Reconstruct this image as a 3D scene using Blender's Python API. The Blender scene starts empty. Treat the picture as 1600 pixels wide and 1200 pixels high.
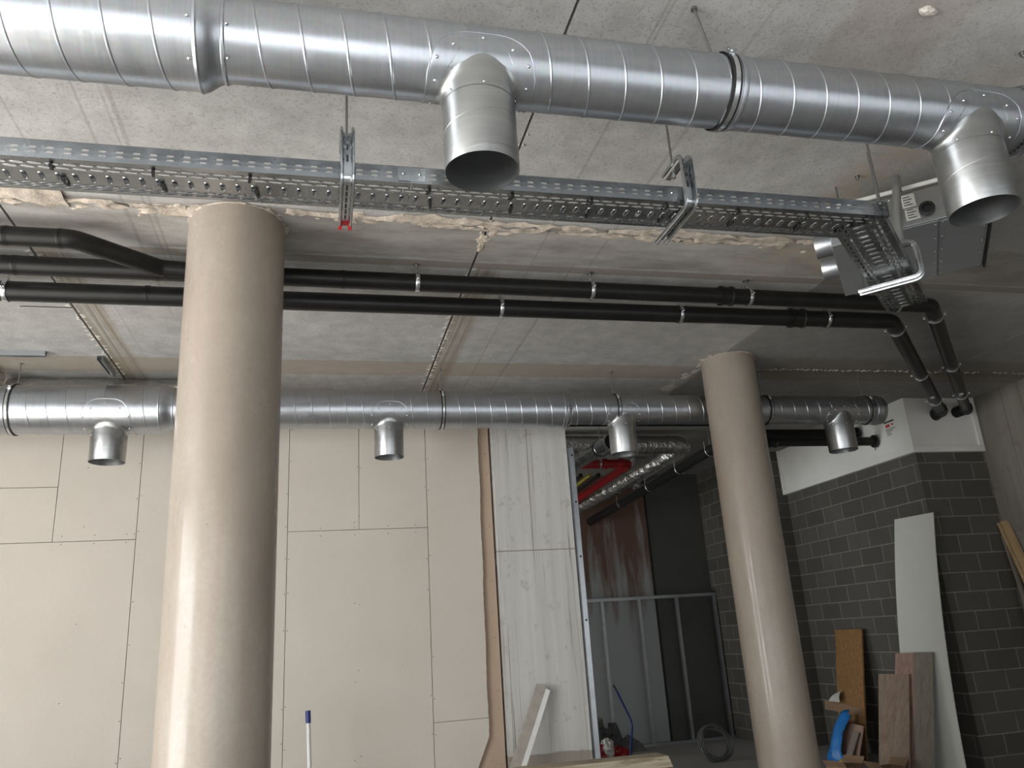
import bpy, math, random
from mathutils import Vector, Matrix

random.seed(7)
PI = math.pi
sc = bpy.context.scene
COL = sc.collection
V = Vector

# ------------------------------------------------------------------ mesh builder
class MB:
    def __init__(self):
        self.v = []; self.f = []; self.m = []
    def add(self, vs, fs, mi=0):
        b = len(self.v)
        self.v += [tuple(p) for p in vs]
        for f in fs:
            self.f.append(tuple(b + i for i in f)); self.m.append(mi)
        return self
    def box(self, lo, hi, mi=0):
        x0, y0, z0 = lo; x1, y1, z1 = hi
        return self.hexa([(x0,y0,z0),(x1,y0,z0),(x1,y1,z0),(x0,y1,z0),(x0,y0,z1),(x1,y0,z1),(x1,y1,z1),(x0,y1,z1)], mi)
    def hexa(self, p, mi=0):
        return self.add(p, [(3,2,1,0),(4,5,6,7),(0,1,5,4),(1,2,6,5),(2,3,7,6),(3,0,4,7)], mi)
    def obox(self, c, ax, ay, az, h, mi=0):
        c = V(c); ax = V(ax).normalized()*h[0]; ay = V(ay).normalized()*h[1]; az = V(az).normalized()*h[2]
        return self.hexa([c-ax-ay-az, c+ax-ay-az, c+ax+ay-az, c-ax+ay-az, c-ax-ay+az, c+ax-ay+az, c+ax+ay+az, c-ax+ay+az], mi)
    def tube(self, path, r, n=12, caps=True, closed=False, mi=0):
        path = [V(p) for p in path]; m = len(path)
        rs = r if isinstance(r, (list, tuple)) else [r]*m
        tan = []
        for i in range(m):
            if closed: t = path[(i+1) % m] - path[(i-1) % m]
            else: t = path[min(i+1, m-1)] - path[max(i-1, 0)]
            tan.append(t.normalized() if t.length > 1e-9 else (tan[-1] if tan else V((0,0,1))))
        up = V((0,0,1)) if abs(tan[0].z) < .9 else V((1,0,0))
        nrm = tan[0].cross(up).normalized()
        vs = []
        for i in range(m):
            if i: nrm = (nrm - tan[i]*nrm.dot(tan[i])).normalized()
            bn = tan[i].cross(nrm)
            for k in range(n):
                a = 2*PI*k/n
                vs.append(path[i] + (nrm*math.cos(a) + bn*math.sin(a))*rs[i])
        fs = []
        for i in range(m if closed else m-1):
            j = (i+1) % m
            for k in range(n):
                k2 = (k+1) % n
                fs.append((i*n+k, i*n+k2, j*n+k2, j*n+k))
        if caps and not closed:
            fs.append(tuple(range(n))[::-1]); fs.append(tuple((m-1)*n+k for k in range(n)))
        return self.add(vs, fs, mi)
    def revolve(self, prof, o, axis, n=48, closed_prof=False, mi=0):
        """prof: (distance along axis, radius)"""
        a = V(axis).normalized(); up = V((0,0,1)) if abs(a.z) < .9 else V((1,0,0))
        e1 = a.cross(up).normalized(); e2 = a.cross(e1); o = V(o)
        vs = []
        for s, r in prof:
            for k in range(n):
                t = 2*PI*k/n
                vs.append(o + a*s + (e1*math.cos(t)+e2*math.sin(t))*r)
        fs = []; m = len(prof)
        for i in range(m if closed_prof else m-1):
            j = (i+1) % m
            for k in range(n):
                k2 = (k+1) % n
                fs.append((i*n+k, i*n+k2, j*n+k2, j*n+k))
        return self.add(vs, fs, mi)
    def prism(self, poly, d, mi=0):
        n = len(poly); d = V(d)
        vs = [V(p) for p in poly] + [V(p)+d for p in poly]
        fs = [tuple(range(n))[::-1], tuple(range(n, 2*n))]
        for i in range(n):
            j = (i+1) % n
            fs.append((i, j, n+j, n+i))
        return self.add(vs, fs, mi)
    def dome(self, c, nrm, r, h=None, n=8, mi=0):
        h = h or r*.6; nrm = V(nrm).normalized()
        return self.revolve([(0, r), (h*.6, r*.8), (h, r*.35), (h*1.02, .0001)], c, nrm, n, mi=mi)
    def build(self, name, mat, parent=None, sharp=35, bevel=0, kind=None, label=None, fix=True):
        me = bpy.data.meshes.new(name)
        off = WL.get(parent.name, V((0,0,0))) if parent else V((0,0,0))
        me.from_pydata([(x-off.x, y-off.y, z-off.z) for x, y, z in self.v], [], self.f)
        mats = mat if isinstance(mat, (list, tuple)) else [mat]
        for q in mats: me.materials.append(q)
        me.polygons.foreach_set('material_index', self.m)
        if fix:
            import bmesh
            bm = bmesh.new(); bm.from_mesh(me); bmesh.ops.recalc_face_normals(bm, faces=bm.faces); bm.to_mesh(me); bm.free()
        me.polygons.foreach_set('use_smooth', [True]*len(me.polygons))
        me.set_sharp_from_angle(angle=math.radians(sharp))
        o = bpy.data.objects.new(name, me); COL.objects.link(o)
        if parent: o.parent = parent
        WL[o.name] = off.copy()
        if bevel:
            b = o.modifiers.new('bevel', 'BEVEL'); b.width = bevel; b.segments = 2; b.limit_method = 'ANGLE'; b.angle_limit = math.radians(40)
        if kind: o['kind'] = kind
        if label: o['label'] = label
        return o
WL = {}

def tag(o, label, cat, group=None, kind=None):
    o['label'] = label; o['category'] = cat
    if group: o['group'] = group
    if kind: o['kind'] = kind
    return o
def thing(name, loc, label, cat, group=None, kind=None):
    o = bpy.data.objects.new(name, None); COL.objects.link(o); o.location = loc
    o.empty_display_size = .1
    WL[o.name] = V(loc)
    return tag(o, label, cat, group, kind)
def dup(root, loc, label, rotz=None):
    def cp(o, parent):
        c = o.copy(); COL.objects.link(c)
        if parent: c.parent = parent
        for ch in list(o.children): cp(ch, c)
        return c
    r = cp(root, None); r.location = loc; r['label'] = label
    if rotz is not None: r.rotation_euler = (0, 0, rotz)
    return r
def arc(c, e1, e2, r, a0, a1, n):
    c = V(c); e1 = V(e1); e2 = V(e2)
    return [c + (e1*math.cos(a0+(a1-a0)*i/n) + e2*math.sin(a0+(a1-a0)*i/n))*r for i in range(n+1)]
def fillet(pts, r, n=8):
    """round the inner corners of a polyline"""
    pts = [V(p) for p in pts]; out = [pts[0]]
    for i in range(1, len(pts)-1):
        a = (pts[i-1]-pts[i]).normalized(); b = (pts[i+1]-pts[i]).normalized()
        ang = a.angle(b); t = r/math.tan(ang/2)
        t = min(t, (pts[i-1]-pts[i]).length*.49, (pts[i+1]-pts[i]).length*.49)
        p0 = pts[i]+a*t; p1 = pts[i]+b*t
        for k in range(n+1):
            s = k/n
            out.append(p0*(1-s)**2 + pts[i]*2*s*(1-s) + p1*s*s)
    out.append(pts[-1])
    return out

# ------------------------------------------------------------------ materials
class NT:
    def __init__(self, name):
        self.mat = bpy.data.materials.new(name); self.mat.use_nodes = True
        self.t = self.mat.node_tree; self.b = self.t.nodes['Principled BSDF']
        self.co = self.t.nodes.new('ShaderNodeTexCoord')
    def n(self, typ, **kw):
        q = self.t.nodes.new(typ)
        for k, v in kw.items():
            if hasattr(q, k) and k not in q.inputs: setattr(q, k, v)
        return q
    def link(self, a, b): self.t.links.new(a, b)
    def setin(self, sock, v):
        if hasattr(v, 'links') or isinstance(v, bpy.types.NodeSocket): self.link(v, sock)
        else: sock.default_value = v
    def pos(self):
        return self.n('ShaderNodeNewGeometry').outputs['Position']
    def map(self, vec, scale=(1,1,1), loc=(0,0,0), rot=(0,0,0)):
        q = self.n('ShaderNodeMapping'); self.link(vec, q.inputs[0])
        q.inputs['Scale'].default_value = scale; q.inputs['Location'].default_value = loc; q.inputs['Rotation'].default_value = rot
        return q.outputs[0]
    def noise(self, vec, scale, detail=4, rough=.55, dist=0):
        q = self.n('ShaderNodeTexNoise'); self.link(vec, q.inputs['Vector'])
        q.inputs['Scale'].default_value = scale; q.inputs['Detail'].default_value = detail
        q.inputs['Roughness'].default_value = rough; q.inputs['Distortion'].default_value = dist
        return q.outputs[0]
    def vor(self, vec, scale, feature='F1'):
        q = self.n('ShaderNodeTexVoronoi'); q.feature = feature; self.link(vec, q.inputs['Vector']); q.inputs['Scale'].default_value = scale
        return q
    def ramp(self, fac, stops):
        q = self.n('ShaderNodeValToRGB'); self.setin(q.inputs[0], fac); e = q.color_ramp.elements
        while len(e) < len(stops): e.new(.5)
        for i, (p, c) in enumerate(stops):
            e[i].position = p; e[i].color = (c, c, c, 1) if not isinstance(c, (tuple, list)) else (*c, 1)
        return q.outputs[0]
    def math(self, op, a, b=0.0, c=None, clamp=False):
        q = self.n('ShaderNodeMath'); q.operation = op; q.use_clamp = clamp
        self.setin(q.inputs[0], a); self.setin(q.inputs[1], b)
        if c is not None: self.setin(q.inputs[2], c)
        return q.outputs[0]
    def mix(self, fac, a, b, mode='MIX'):
        q = self.n('ShaderNodeMix'); q.data_type = 'RGBA'; q.blend_type = mode
        self.setin(q.inputs[0], fac)
        for s, v in ((q.inputs[6], a), (q.inputs[7], b)):
            self.setin(s, (*v, 1) if isinstance(v, tuple) and len(v) == 3 else v)
        return q.outputs[2]
    def sep(self, vec):
        q = self.n('ShaderNodeSeparateXYZ'); self.link(vec, q.inputs[0]); return q.outputs
    def band(self, x, lo, hi, soft=.01):
        """1 inside lo..hi"""
        a = self.math('MULTIPLY_ADD', self.math('SUBTRACT', x, lo), 1/soft, .5, True)
        b = self.math('MULTIPLY_ADD', self.math('SUBTRACT', hi, x), 1/soft, .5, True)
        return self.math('MULTIPLY', a, b)
    def bump(self, h, strength=.3, dist=.01):
        q = self.n('ShaderNodeBump'); q.inputs['Strength'].default_value = strength; q.inputs['Distance'].default_value = dist
        self.link(h, q.inputs['Height']); self.link(q.outputs[0], self.b.inputs['Normal'])
    def out(self, col=None, rough=None, metal=None, spec=None):
        for k, v in (('Base Color', col), ('Roughness', rough), ('Metallic', metal), ('Specular IOR Level', spec)):
            if v is None: continue
            self.setin(self.b.inputs[k], (*v, 1) if isinstance(v, tuple) and len(v) == 3 else v)
        return self.mat

def steel(name, base, r0, r1, scale=6, brush=(1, 1, 1), spangle=.0, bump=.0, metal=1.0):
    t = NT(name); p = t.pos()
    nz = t.noise(t.map(p, (.6, 3, 3)), scale, 5)
    c = t.mix(t.ramp(nz, [(.3, 0), (.7, 1)]), tuple(x*.9 for x in base), tuple(min(1, x*1.06) for x in base))
    br = t.noise(t.map(p, brush), 2.5, 4, .6)
    c = t.mix(t.ramp(br, [(.35, .22), (.65, 0)]), c, tuple(x*.62 for x in base))
    if spangle:
        c = t.mix(spangle, c, t.vor(p, 60).outputs['Color'], 'OVERLAY')
    r = t.ramp(t.math('MULTIPLY_ADD', br, .5, t.math('MULTIPLY', t.noise(p, scale*2.5, 5), .5)), [(.3, r0), (.7, r1)])
    if bump: t.bump(t.noise(t.map(p, (1, 2.5, 2.5)), 5, 2), bump, .02)
    return t.out(c, r, metal)

M = {}
M['duct'] = steel('galvanised_duct', (.535, .56, .595), .28, .40, 6, (40, 1, 1), .04, .03)
M['spout'] = steel('galvanised_spout', (.50, .51, .51), .30, .40, 6, (1, 1, 30))
M['zinc'] = steel('bright_zinc', (.60, .625, .64), .2, .32, 10)
M['tray'] = steel('zinc_tray', (.44, .46, .475), .22, .32, 5)
M['clamp'] = steel('clamp_steel', (.74, .76, .77), .22, .3, 10)
M['stud'] = steel('stud_steel', (.62, .65, .68), .3, .4, 4)
M['unitsteel'] = steel('unit_sheet', (.33, .35, .355), .4, .5, 3, metal=.55)
M['rod'] = steel('threaded_rod', (.35, .35, .34), .35, .5, 20)

def plain(name, col, rough=.6, metal=0, var=.12, scale=12, bump=0, spec=None):
    t = NT(name); p = t.pos()
    nz = t.ramp(t.noise(p, scale, 5), [(.3, 0), (.7, 1)])
    c = t.mix(nz, tuple(x*(1-var) for x in col), tuple(min(1, x*(1+var)) for x in col))
    if bump: t.bump(t.noise(p, scale*5, 4), bump, .005)
    return t.out(c, rough, metal, spec)
M['rubber'] = plain('black_rubber', (.012, .012, .012), .5)
M['black_pipe'] = plain('black_plastic_pipe', (.009, .0088, .0085), .38, var=.3, scale=9, bump=.04, spec=.35)
M['red'] = plain('red_plastic', (.36, .014, .018), .4)
M['red_pipe'] = plain('red_pipe_paint', (.24, .008, .01), .35)
M['yellow'] = plain('yellow_paint', (.33, .28, .05), .4)
M['blue'] = plain('blue_film', (.02, .16, .45), .35, scale=20, bump=.3)
M['navy'] = plain('navy_plastic', (.015, .03, .16), .4)
M['white_plastic'] = plain('white_plastic', (.7, .69, .66), .4, var=.05)
M['grey_hose'] = plain('grey_foam', (.20, .20, .185), .8, var=.1, bump=.2)
M['white_panel'] = plain('white_fire_board', (.68, .67, .63), .8, var=.05, scale=3, bump=.08)
M['white_sheet'] = plain('white_sheet', (.55, .55, .50), .6, var=.03, scale=2)
M['plaster'] = plain('crumbly_plaster', (.52, .45, .375), .9, var=.35, scale=16, bump=1.0)
M['grout'] = plain('white_grout', (.62, .59, .53), .9, var=.15, scale=30, bump=.5)
M['grey_board'] = plain('dark_grey_board', (.075, .077, .068), .75, var=.1, scale=2)
M['cardboard'] = plain('cardboard', (.23, .145, .085), .8, var=.1, scale=6)
M['rag'] = plain('grey_rag', (.12, .12, .12), .9, var=.3, scale=18, bump=.5)
M['void'] = plain('dark_gap', (.02, .018, .016), .95)
M['whitepaper'] = plain('paper_label', (.62, .61, .56), .7, var=.03)
M['ink'] = plain('black_ink', (.03, .03, .03), .7)
M['redink'] = plain('red_ink', (.5, .06, .05), .7)
M['screw'] = plain('dark_screw', (.03, .025, .02), .5)
M['angle_shaded'] = plain('shaded_zinc_leg', (.36, .325, .28), .6)
M['coil'] = plain('grey_coil_hose', (.09, .10, .085), .5)
M['fibre'] = plain('white_tape', (.5, .5, .46), .6)

# foil insulation
t = NT('foil_insulation'); p = t.pos()
w = t.vor(t.map(p, (1, .5, 1)), 22)
t.bump(t.math('ADD', w.outputs['Distance'], t.noise(p, 30, 4)), .55, .02)
M['foil'] = t.out(t.mix(t.noise(p, 8), (.50, .49, .47), (.66, .65, .62)), .27, .95)

# ceiling concrete
t = NT('ceiling_concrete'); p = t.pos(); x, y, z = t.sep(p)
big = t.noise(p, .9, 5, .6); fine = t.noise(p, 85, 4, .7); mid = t.noise(p, 7, 5, .6)
c = t.mix(t.ramp(big, [(.3, 0), (.7, 1)]), (.455, .452, .44), (.565, .56, .545))
c = t.mix(t.ramp(mid, [(.35, .4), (.65, 0)]), c, (.27, .258, .24))
pits = t.ramp(fine, [(.34, 1), (.47, 0)])
c = t.mix(t.math('MULTIPLY', pits, .55), c, (.20, .185, .165))
wob = t.math('MULTIPLY_ADD', t.noise(p, 2.2, 3), .10, -.05)
yw = t.math('ADD', y, wob)
# poured strip along the first column line
c = t.mix(t.math('MULTIPLY', t.band(yw, 3.98, 4.50, .03), .75), c, t.mix(t.ramp(t.noise(t.map(p, (.5, 1.5, 1)), 3.5, 6, .65), [(.35, 0), (.65, 1)]), (.19, .17, .15), (.43, .41, .38)))
c = t.mix(t.math('MULTIPLY', t.band(t.math('MULTIPLY_ADD', wob, .12, y), 4.52, 4.61, .008), .75), c, (.22, .185, .155))
# tan strip along the second column line
c = t.mix(t.math('MULTIPLY', t.band(t.math('MULTIPLY_ADD', wob, .25, y), 6.43, 6.80, .008), .70), c, (.36, .30, .235))
# damp stains beside the slab joints
for jx in (-1.64, .94):
    xw = t.math('MULTIPLY_ADD', t.noise(t.map(p, (1, .6, 1)), 3, 3), .10, x)
    m = t.math('MULTIPLY', t.band(xw, jx+.05, jx+.24, .05), t.band(y, 4.6, 9, .1))
    lines = t.ramp(t.noise(t.map(p, (60, .4, 1)), 1, 2), [(.4, .25), (.6, .85)])
    c = t.mix(t.math('MULTIPLY', m, lines), c, (.27, .225, .165))
    fl = t.ramp(t.noise(t.map(p, (26, .15, 1)), 1, 1), [(.33, 1), (.37, 0)])
    c = t.mix(t.math('MULTIPLY', t.math('MULTIPLY', t.band(x, jx+.2, jx+.8, .05), fl), .30), c, (.18, .15, .12))
# rusty damp patch near the far right joint and near the air unit
m = t.math('MULTIPLY', t.band(t.math('ADD', y, wob), 6.15, 6.62, .12), t.band(x, 4.1, 7.4, .3))
c = t.mix(t.math('MULTIPLY', m, .45), c, (.17, .115, .075))
m = t.math('MULTIPLY', t.band(t.math('ADD', x, t.math('MULTIPLY', wob, 4)), 2.75, 3.5, .2), t.band(t.math('ADD', y, t.math('MULTIPLY', wob, 3)), 2.45, 4.5, .3))
c = t.mix(t.math('MULTIPLY', m, t.ramp(t.noise(p, 5, 4), [(.4, 0), (.6, .6)])), c, (.46, .37, .27))
m = t.band(t.math('ADD', x, t.math('MULTIPLY', wob, .6)), 2.05, 2.55, .04)
c = t.mix(t.math('MULTIPLY', t.math('MULTIPLY', m, t.band(y, 1.2, 2.6, .4)), .30), c, (.34, .26, .20))
c = t.mix(t.math('MULTIPLY', t.band(x, 3.52, 9, .02), .55), c, (.14, .13, .115))  # fading light of the right bay painted in as darker slabs
t.bump(t.math('MULTIPLY_ADD', mid, .4, t.math('MULTIPLY', fine, .6)), .35, .006)
M['ceiling'] = t.out(c, .9, 0, .25)

# column concrete
t = NT('column_concrete'); p = t.pos()
big = t.noise(t.map(p, (1, 1, .5)), 2.2, 5, .6); fine = t.noise(p, 38, 4, .7)
c = t.mix(t.ramp(big, [(.35, 0), (.68, 1)]), (.295, .247, .20), (.37, .323, .27))
c = t.mix(t.ramp(fine, [(.35, .28), (.62, 0)]), c, (.25, .205, .16))
st = t.ramp(t.noise(t.map(p, (3, 3, .25)), 3, 3), [(.52, 0), (.7, .4)])
c = t.mix(st, c, (.33, .23, .18))
holes = t.ramp(t.vor(t.map(p, (1, 1, .8)), 9).outputs['Distance'], [(.0, 1), (.035, 1), (.05, 0)])
c = t.mix(t.math('MULTIPLY', holes, .5), c, (.15, .12, .10))
t.bump(t.noise(p, 14, 4), .12, .01)
t.b.inputs['Coat Weight'].default_value = .42
t.setin(t.b.inputs['Coat Roughness'], t.ramp(t.noise(t.map(p, (3, 3, 1.2)), 5, 5), [(.35, .10), (.65, .28)]))
M['column'] = t.out(c, t.ramp(t.noise(t.map(p, (2, 2, .4)), 4, 4), [(.35, .45), (.7, .65)]), 0, .5)

# plasterboard
def board(name, a, b):
    t = NT(name); p = t.pos()
    c = t.mix(t.ramp(t.noise(p, 1.5, 4), [(.3, 0), (.7, 1)]), a, b)
    c = t.mix(t.ramp(t.noise(p, 60, 3, .7), [(.4, .12), (.6, 0)]), c, tuple(v*.7 for v in a))
    return t.out(c, .85, 0, .25)
M['board'] = board('plasterboard', (.54, .492, .43), (.585, .535, .472))
M['board_back'] = board('brown_board', (.43, .32, .235), (.47, .355, .265))

# board marked concrete (pier, right wall)
def marked(name, a, b, dark, dens=.55):
    t = NT(name); p = t.pos()
    st = t.noise(t.map(p, (9, 9, .35)), 1, 5, .65)
    c = t.mix(t.ramp(st, [(.32, 0), (.68, 1)]), a, b)
    drip = t.ramp(t.noise(t.map(p, (34, 34, .3)), 1, 4, .65, .8), [(.36, 1), (.42, 0)])
    c = t.mix(t.math('MULTIPLY', drip, dens), c, dark)
    blot = t.math('MAXIMUM', t.ramp(t.noise(p, 7, 6, .7), [(.30, 1), (.42, 0)]), t.ramp(t.noise(p, 16, 3, .6), [(.25, 1), (.29, 0)]))
    c = t.mix(t.math('MULTIPLY', blot, .45), c, dark)
    return t, p, c
t, p, c = marked('pier_concrete', (.48, .465, .43), (.58, .57, .54), (.24, .21, .17), .8)
x, y, z = t.sep(p)
c = t.mix(t.band(t.math('MULTIPLY_ADD', t.noise(p, 6, 3), .008, z), 2.359, 2.367, .004), c, (.20, .17, .13))
c = t.mix(t.math('MULTIPLY', t.band(t.math('MULTIPLY_ADD', t.noise(p, 3, 2), .05, z), -1, .63, .01), .75), c, (.23, .19, .15))  # shadow across the pier foot, painted into the concrete colour
t.bump(t.noise(t.map(p, (14, 14, 2)), 1, 4), .3, .01)
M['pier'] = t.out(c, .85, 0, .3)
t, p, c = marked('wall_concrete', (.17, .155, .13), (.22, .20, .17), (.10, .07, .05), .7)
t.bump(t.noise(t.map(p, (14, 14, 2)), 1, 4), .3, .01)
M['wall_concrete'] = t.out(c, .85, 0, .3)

# block walls
def blocks(name, axis, off=(0, 0)):
    t = NT(name); p = t.pos(); x, y, z = t.sep(p)
    q = t.n('ShaderNodeCombineXYZ')
    t.link(t.math('ADD', {'x': x, 'y': y}[axis], off[0]), q.inputs[0]); t.link(t.math('ADD', z, off[1]), q.inputs[1])
    b = t.n('ShaderNodeTexBrick'); t.link(q.outputs[0], b.inputs['Vector'])
    b.inputs['Scale'].default_value = 1; b.inputs['Brick Width'].default_value = .40; b.inputs['Row Height'].default_value = .20
    b.inputs['Mortar Size'].default_value = .006; b.inputs['Mortar Smooth'].default_value = .2; b.inputs['Bias'].default_value = 0
    b.inputs['Color1'].default_value = (.074, .069, .061, 1); b.inputs['Color2'].default_value = (.106, .099, .086, 1); b.inputs['Mortar'].default_value = (.24, .225, .20, 1)
    c = t.mix(t.ramp(t.noise(p, 5, 6, .65), [(.3, .55), (.7, 0)]), b.outputs[0], (.075, .07, .062))
    h = t.math('SUBTRACT', t.math('MULTIPLY', t.noise(p, 40, 4), .4), b.outputs['Fac'])
    t.bump(h, .4, .006)
    return t.out(c, .9, 0, .2)
M['blocks_y'] = blocks('concrete_blocks_side', 'y', (.13, .05))
M['blocks_x'] = blocks('concrete_blocks_front', 'x', (.05, .05))

# floor
t = NT('screed_floor'); p = t.pos()
c = t.mix(t.ramp(t.noise(p, 1.2, 6, .6), [(.3, 0), (.7, 1)]), (.32, .31, .295), (.40, .39, .37))
M['floor'] = t.out(c, .8)

# wood
def wood(name, a, b, dark, stretch=(14, 14, .8), rot=(0, 0, 0), rough=.6):
    t = NT(name); p = t.map(t.pos(), (1, 1, 1), (0, 0, 0), rot)
    g = t.noise(t.map(p, stretch), 1.6, 6, .6, .5)
    c = t.mix(t.ramp(g, [(.3, 0), (.7, 1)]), a, b)
    k = t.ramp(t.noise(t.map(p, (stretch[0]*2.2, stretch[1]*2.2, stretch[2]*.8)), 1.3, 4, .6), [(.32, 1), (.42, 0)])
    c = t.mix(t.math('MULTIPLY', k, .5), c, dark)
    t.bump(g, .15, .004)
    return t.out(c, rough)
M['walnut'] = wood('walnut_laminate', (.20, .135, .095), (.31, .235, .175), (.10, .06, .04))
M['walnut_pink'] = wood('pink_walnut_laminate', (.25, .15, .115), (.36, .245, .19), (.11, .05, .04))
M['grey_laminate'] = wood('grey_oak_laminate', (.17, .145, .115), (.23, .20, .16), (.10, .08, .06))
M['pine'] = wood('pine_batten', (.36, .24, .12), (.47, .34, .19), (.20, .10, .05))
M['old_timber'] = wood('weathered_timber', (.26, .20, .12), (.62, .55, .41), (.08, .05, .03), (1.6, 14, 18))
t = NT('strand_board'); p = t.pos()
vo = t.vor(t.map(p, (40, 40, 14)), 1)
c = t.mix(t.noise(p, 35, 4, .7), (.12, .055, .018), (.36, .20, .075))
c = t.mix(.35, c, t.ramp(vo.outputs['Distance'], [(.1, (.40, .22, .08)), (.6, (.16, .07, .02))]))
M['osb'] = t.out(c, .6)

# back-room panel: brown stains above, daylight below painted as a paler tone
t = NT('stained_panel'); p = t.pos(); x, y, z = t.sep(p)
n1 = t.noise(t.map(p, (7, 7, .7)), 1, 5, .6, .3)
c = t.mix(t.ramp(t.math('MULTIPLY_ADD', n1, 1.5, t.math('MULTIPLY_ADD', z, .33, -1.1)), [(.3, 0), (.62, 1)]), (.34, .36, .355), (.15, .085, .06))
M['stained'] = t.out(c, .75)

# ------------------------------------------------------------------ the setting
CZ = 3.9
m = MB()
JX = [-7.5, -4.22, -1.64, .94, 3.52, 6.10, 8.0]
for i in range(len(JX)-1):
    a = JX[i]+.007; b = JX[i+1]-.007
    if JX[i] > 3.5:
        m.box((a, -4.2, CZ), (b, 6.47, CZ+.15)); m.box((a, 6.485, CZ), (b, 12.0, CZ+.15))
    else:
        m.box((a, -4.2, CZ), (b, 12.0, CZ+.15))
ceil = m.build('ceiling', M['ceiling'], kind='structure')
tag(ceil, 'grey pitted concrete slab ceiling with dark joints and damp stains', 'ceiling', kind='structure')
MB().box((-7.5, -4.2, CZ+.15), (8.0, 12.0, CZ+.25)).build('ceiling_light_block', M['void'], ceil, kind='structure')  # unseen black box added to keep light out of the joints
# grout burrs squeezed out of the joints
m = MB()
def burrs(m, p0, p1, n, side, lmin, lmax, skip=.0):
    p0 = V(p0); p1 = V(p1); d = (p1-p0); L = d.length; d.normalize(); s = V(side)
    for i in range(n):
        if random.random() < skip: continue
        for sg in (-1, 1):
            if random.random() < .3: continue
            c = p0 + d*(L*(i+random.random()*.8)/n) + s*sg*.008
            l = random.uniform(lmin, lmax); w = random.uniform(.006, .02)
            tip = c + s*sg*l + d*random.uniform(-.02, .02)
            h = random.uniform(.003, .009)
            a = c - d*w; b = c + d*w
            dn = V((0, 0, -h))
            m.add([a, b, tip, (a+b+tip)/3+dn], [(0, 1, 3), (1, 2, 3), (2, 0, 3), (0, 2, 1)])
burrs(m, (.94, 4.62, CZ), (.94, 7.3, CZ), 70, (1, 0, 0), .012, .045)
burrs(m, (.94, 1.2, CZ), (.94, 3.9, CZ), 40, (1, 0, 0), .008, .03, .5)
burrs(m, (-1.64, 4.62, CZ), (-1.64, 6.9, CZ), 55, (1, 0, 0), .012, .045)
burrs(m, (4.0, 6.478, CZ), (7.3, 6.478, CZ), 70, (0, 1, 0), .01, .03)
m.build('joint_grout', M['grout'], ceil, kind='structure')
# crumbling plaster ridge along the first strip
m = MB()
def ridge(m, x0, x1, yc, wmin, wmax, th, seed, dx=.035):
    rnd = random.Random(seed); n = int((x1-x0)/dx); top = []; bot = []; mid = []
    a = 0; b = 0
    for i in range(n+1):
        x = x0+(x1-x0)*i/n
        a = .6*a+.4*rnd.uniform(-1, 1)*1.4; b = .6*b+.4*rnd.uniform(-1, 1)*1.6
        w = wmin+(wmax-wmin)*(.5+.5*math.sin(i*.21+seed)*math.sin(i*.083))
        top.append((x, yc-w*.5+a*.03, CZ-.003)); bot.append((x, yc+w*.5+b*.05, CZ-.003))
        mid.append((x, yc+rnd.uniform(-.02, .02), CZ-.003-th*rnd.uniform(.4, 1)))
    k = n+1
    vs = top+mid+bot; fs = []
    for i in range(n):
        fs += [(i, i+1, k+i+1, k+i), (k+i, k+i+1, 2*k+i+1, 2*k+i)]
    m.add(vs, fs)
ridge(m, -.2, 3.3, 4.01, .015, .10, .02, 3)
ridge(m, .55, 2.9, 4.07, .005, .05, .012, 14)
ridge(m, -1.75, -1.3, 4.0, .08, .22, .03, 5)
ridge(m, -1.35, -.72, 4.03, .012, .035, .012, 8)
ridge(m, -.86, -.66, 4.08, .06, .16, .03, 9)
rnd = random.Random(41)
for i in range(34):
    t_ = rnd.random(); c = V((.94+rnd.uniform(-.05, .06)*(1.1-t_), 4.02+.33*t_, CZ-.002)); r = rnd.uniform(.012, .04)*(1.15-.6*t_)
    pts = [c+V((math.cos(a)*r*rnd.uniform(.5, 1.2), math.sin(a)*r*rnd.uniform(.7, 1.6), 0)) for a in [k*PI/4 for k in range(8)]]
    m.add([c+V((0, 0, -.009))]+pts, [(0, 1+k, 1+(k+1) % 8) for k in range(8)])
for i in range(90):
    c = V((rnd.uniform(-1.7, 3.2), 4.02+rnd.gauss(.02, .045), CZ-.002)); r = rnd.uniform(.008, .035)
    pts = [c+V((math.cos(a)*r*rnd.uniform(.7, 2.2), math.sin(a)*r*rnd.uniform(.5, 1.1), 0)) for a in [k*PI/4 for k in range(8)]]
    m.add([c+V((0, 0, -rnd.uniform(.006, .016)))]+pts, [(0, 1+k, 1+(k+1) % 8) for k in range(8)])
m.build('plaster_ridge', M['plaster'], ceil, kind='structure')
m = MB(); rnd = random.Random(4)
# plaster smear around the head of the second column
for i in range(26):
    t_ = rnd.random(); c = V((3.5-.12*t_+rnd.uniform(-.05, .05), 6.15+1.1*t_, CZ)); r = rnd.uniform(.02, .06)
    pts = [c+V((math.cos(a)*r*rnd.uniform(.4, 1.2), math.sin(a)*r*rnd.uniform(.7, 2.0), 0)) for a in [k*PI/4 for k in range(8)]]
    m.add([c+V((0, 0, -.008))]+pts, [(0, 1+k, 1+(k+1) % 8) for k in range(8)])
m.build('plaster_smear', M['grout'], ceil, kind='structure')

tag(MB().box((-7.5, -4.2, -.12), (8.0, 12.0, 0)).build('floor', M['floor']), 'pale grey concrete screed floor of the hall', 'floor', kind='structure')

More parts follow.
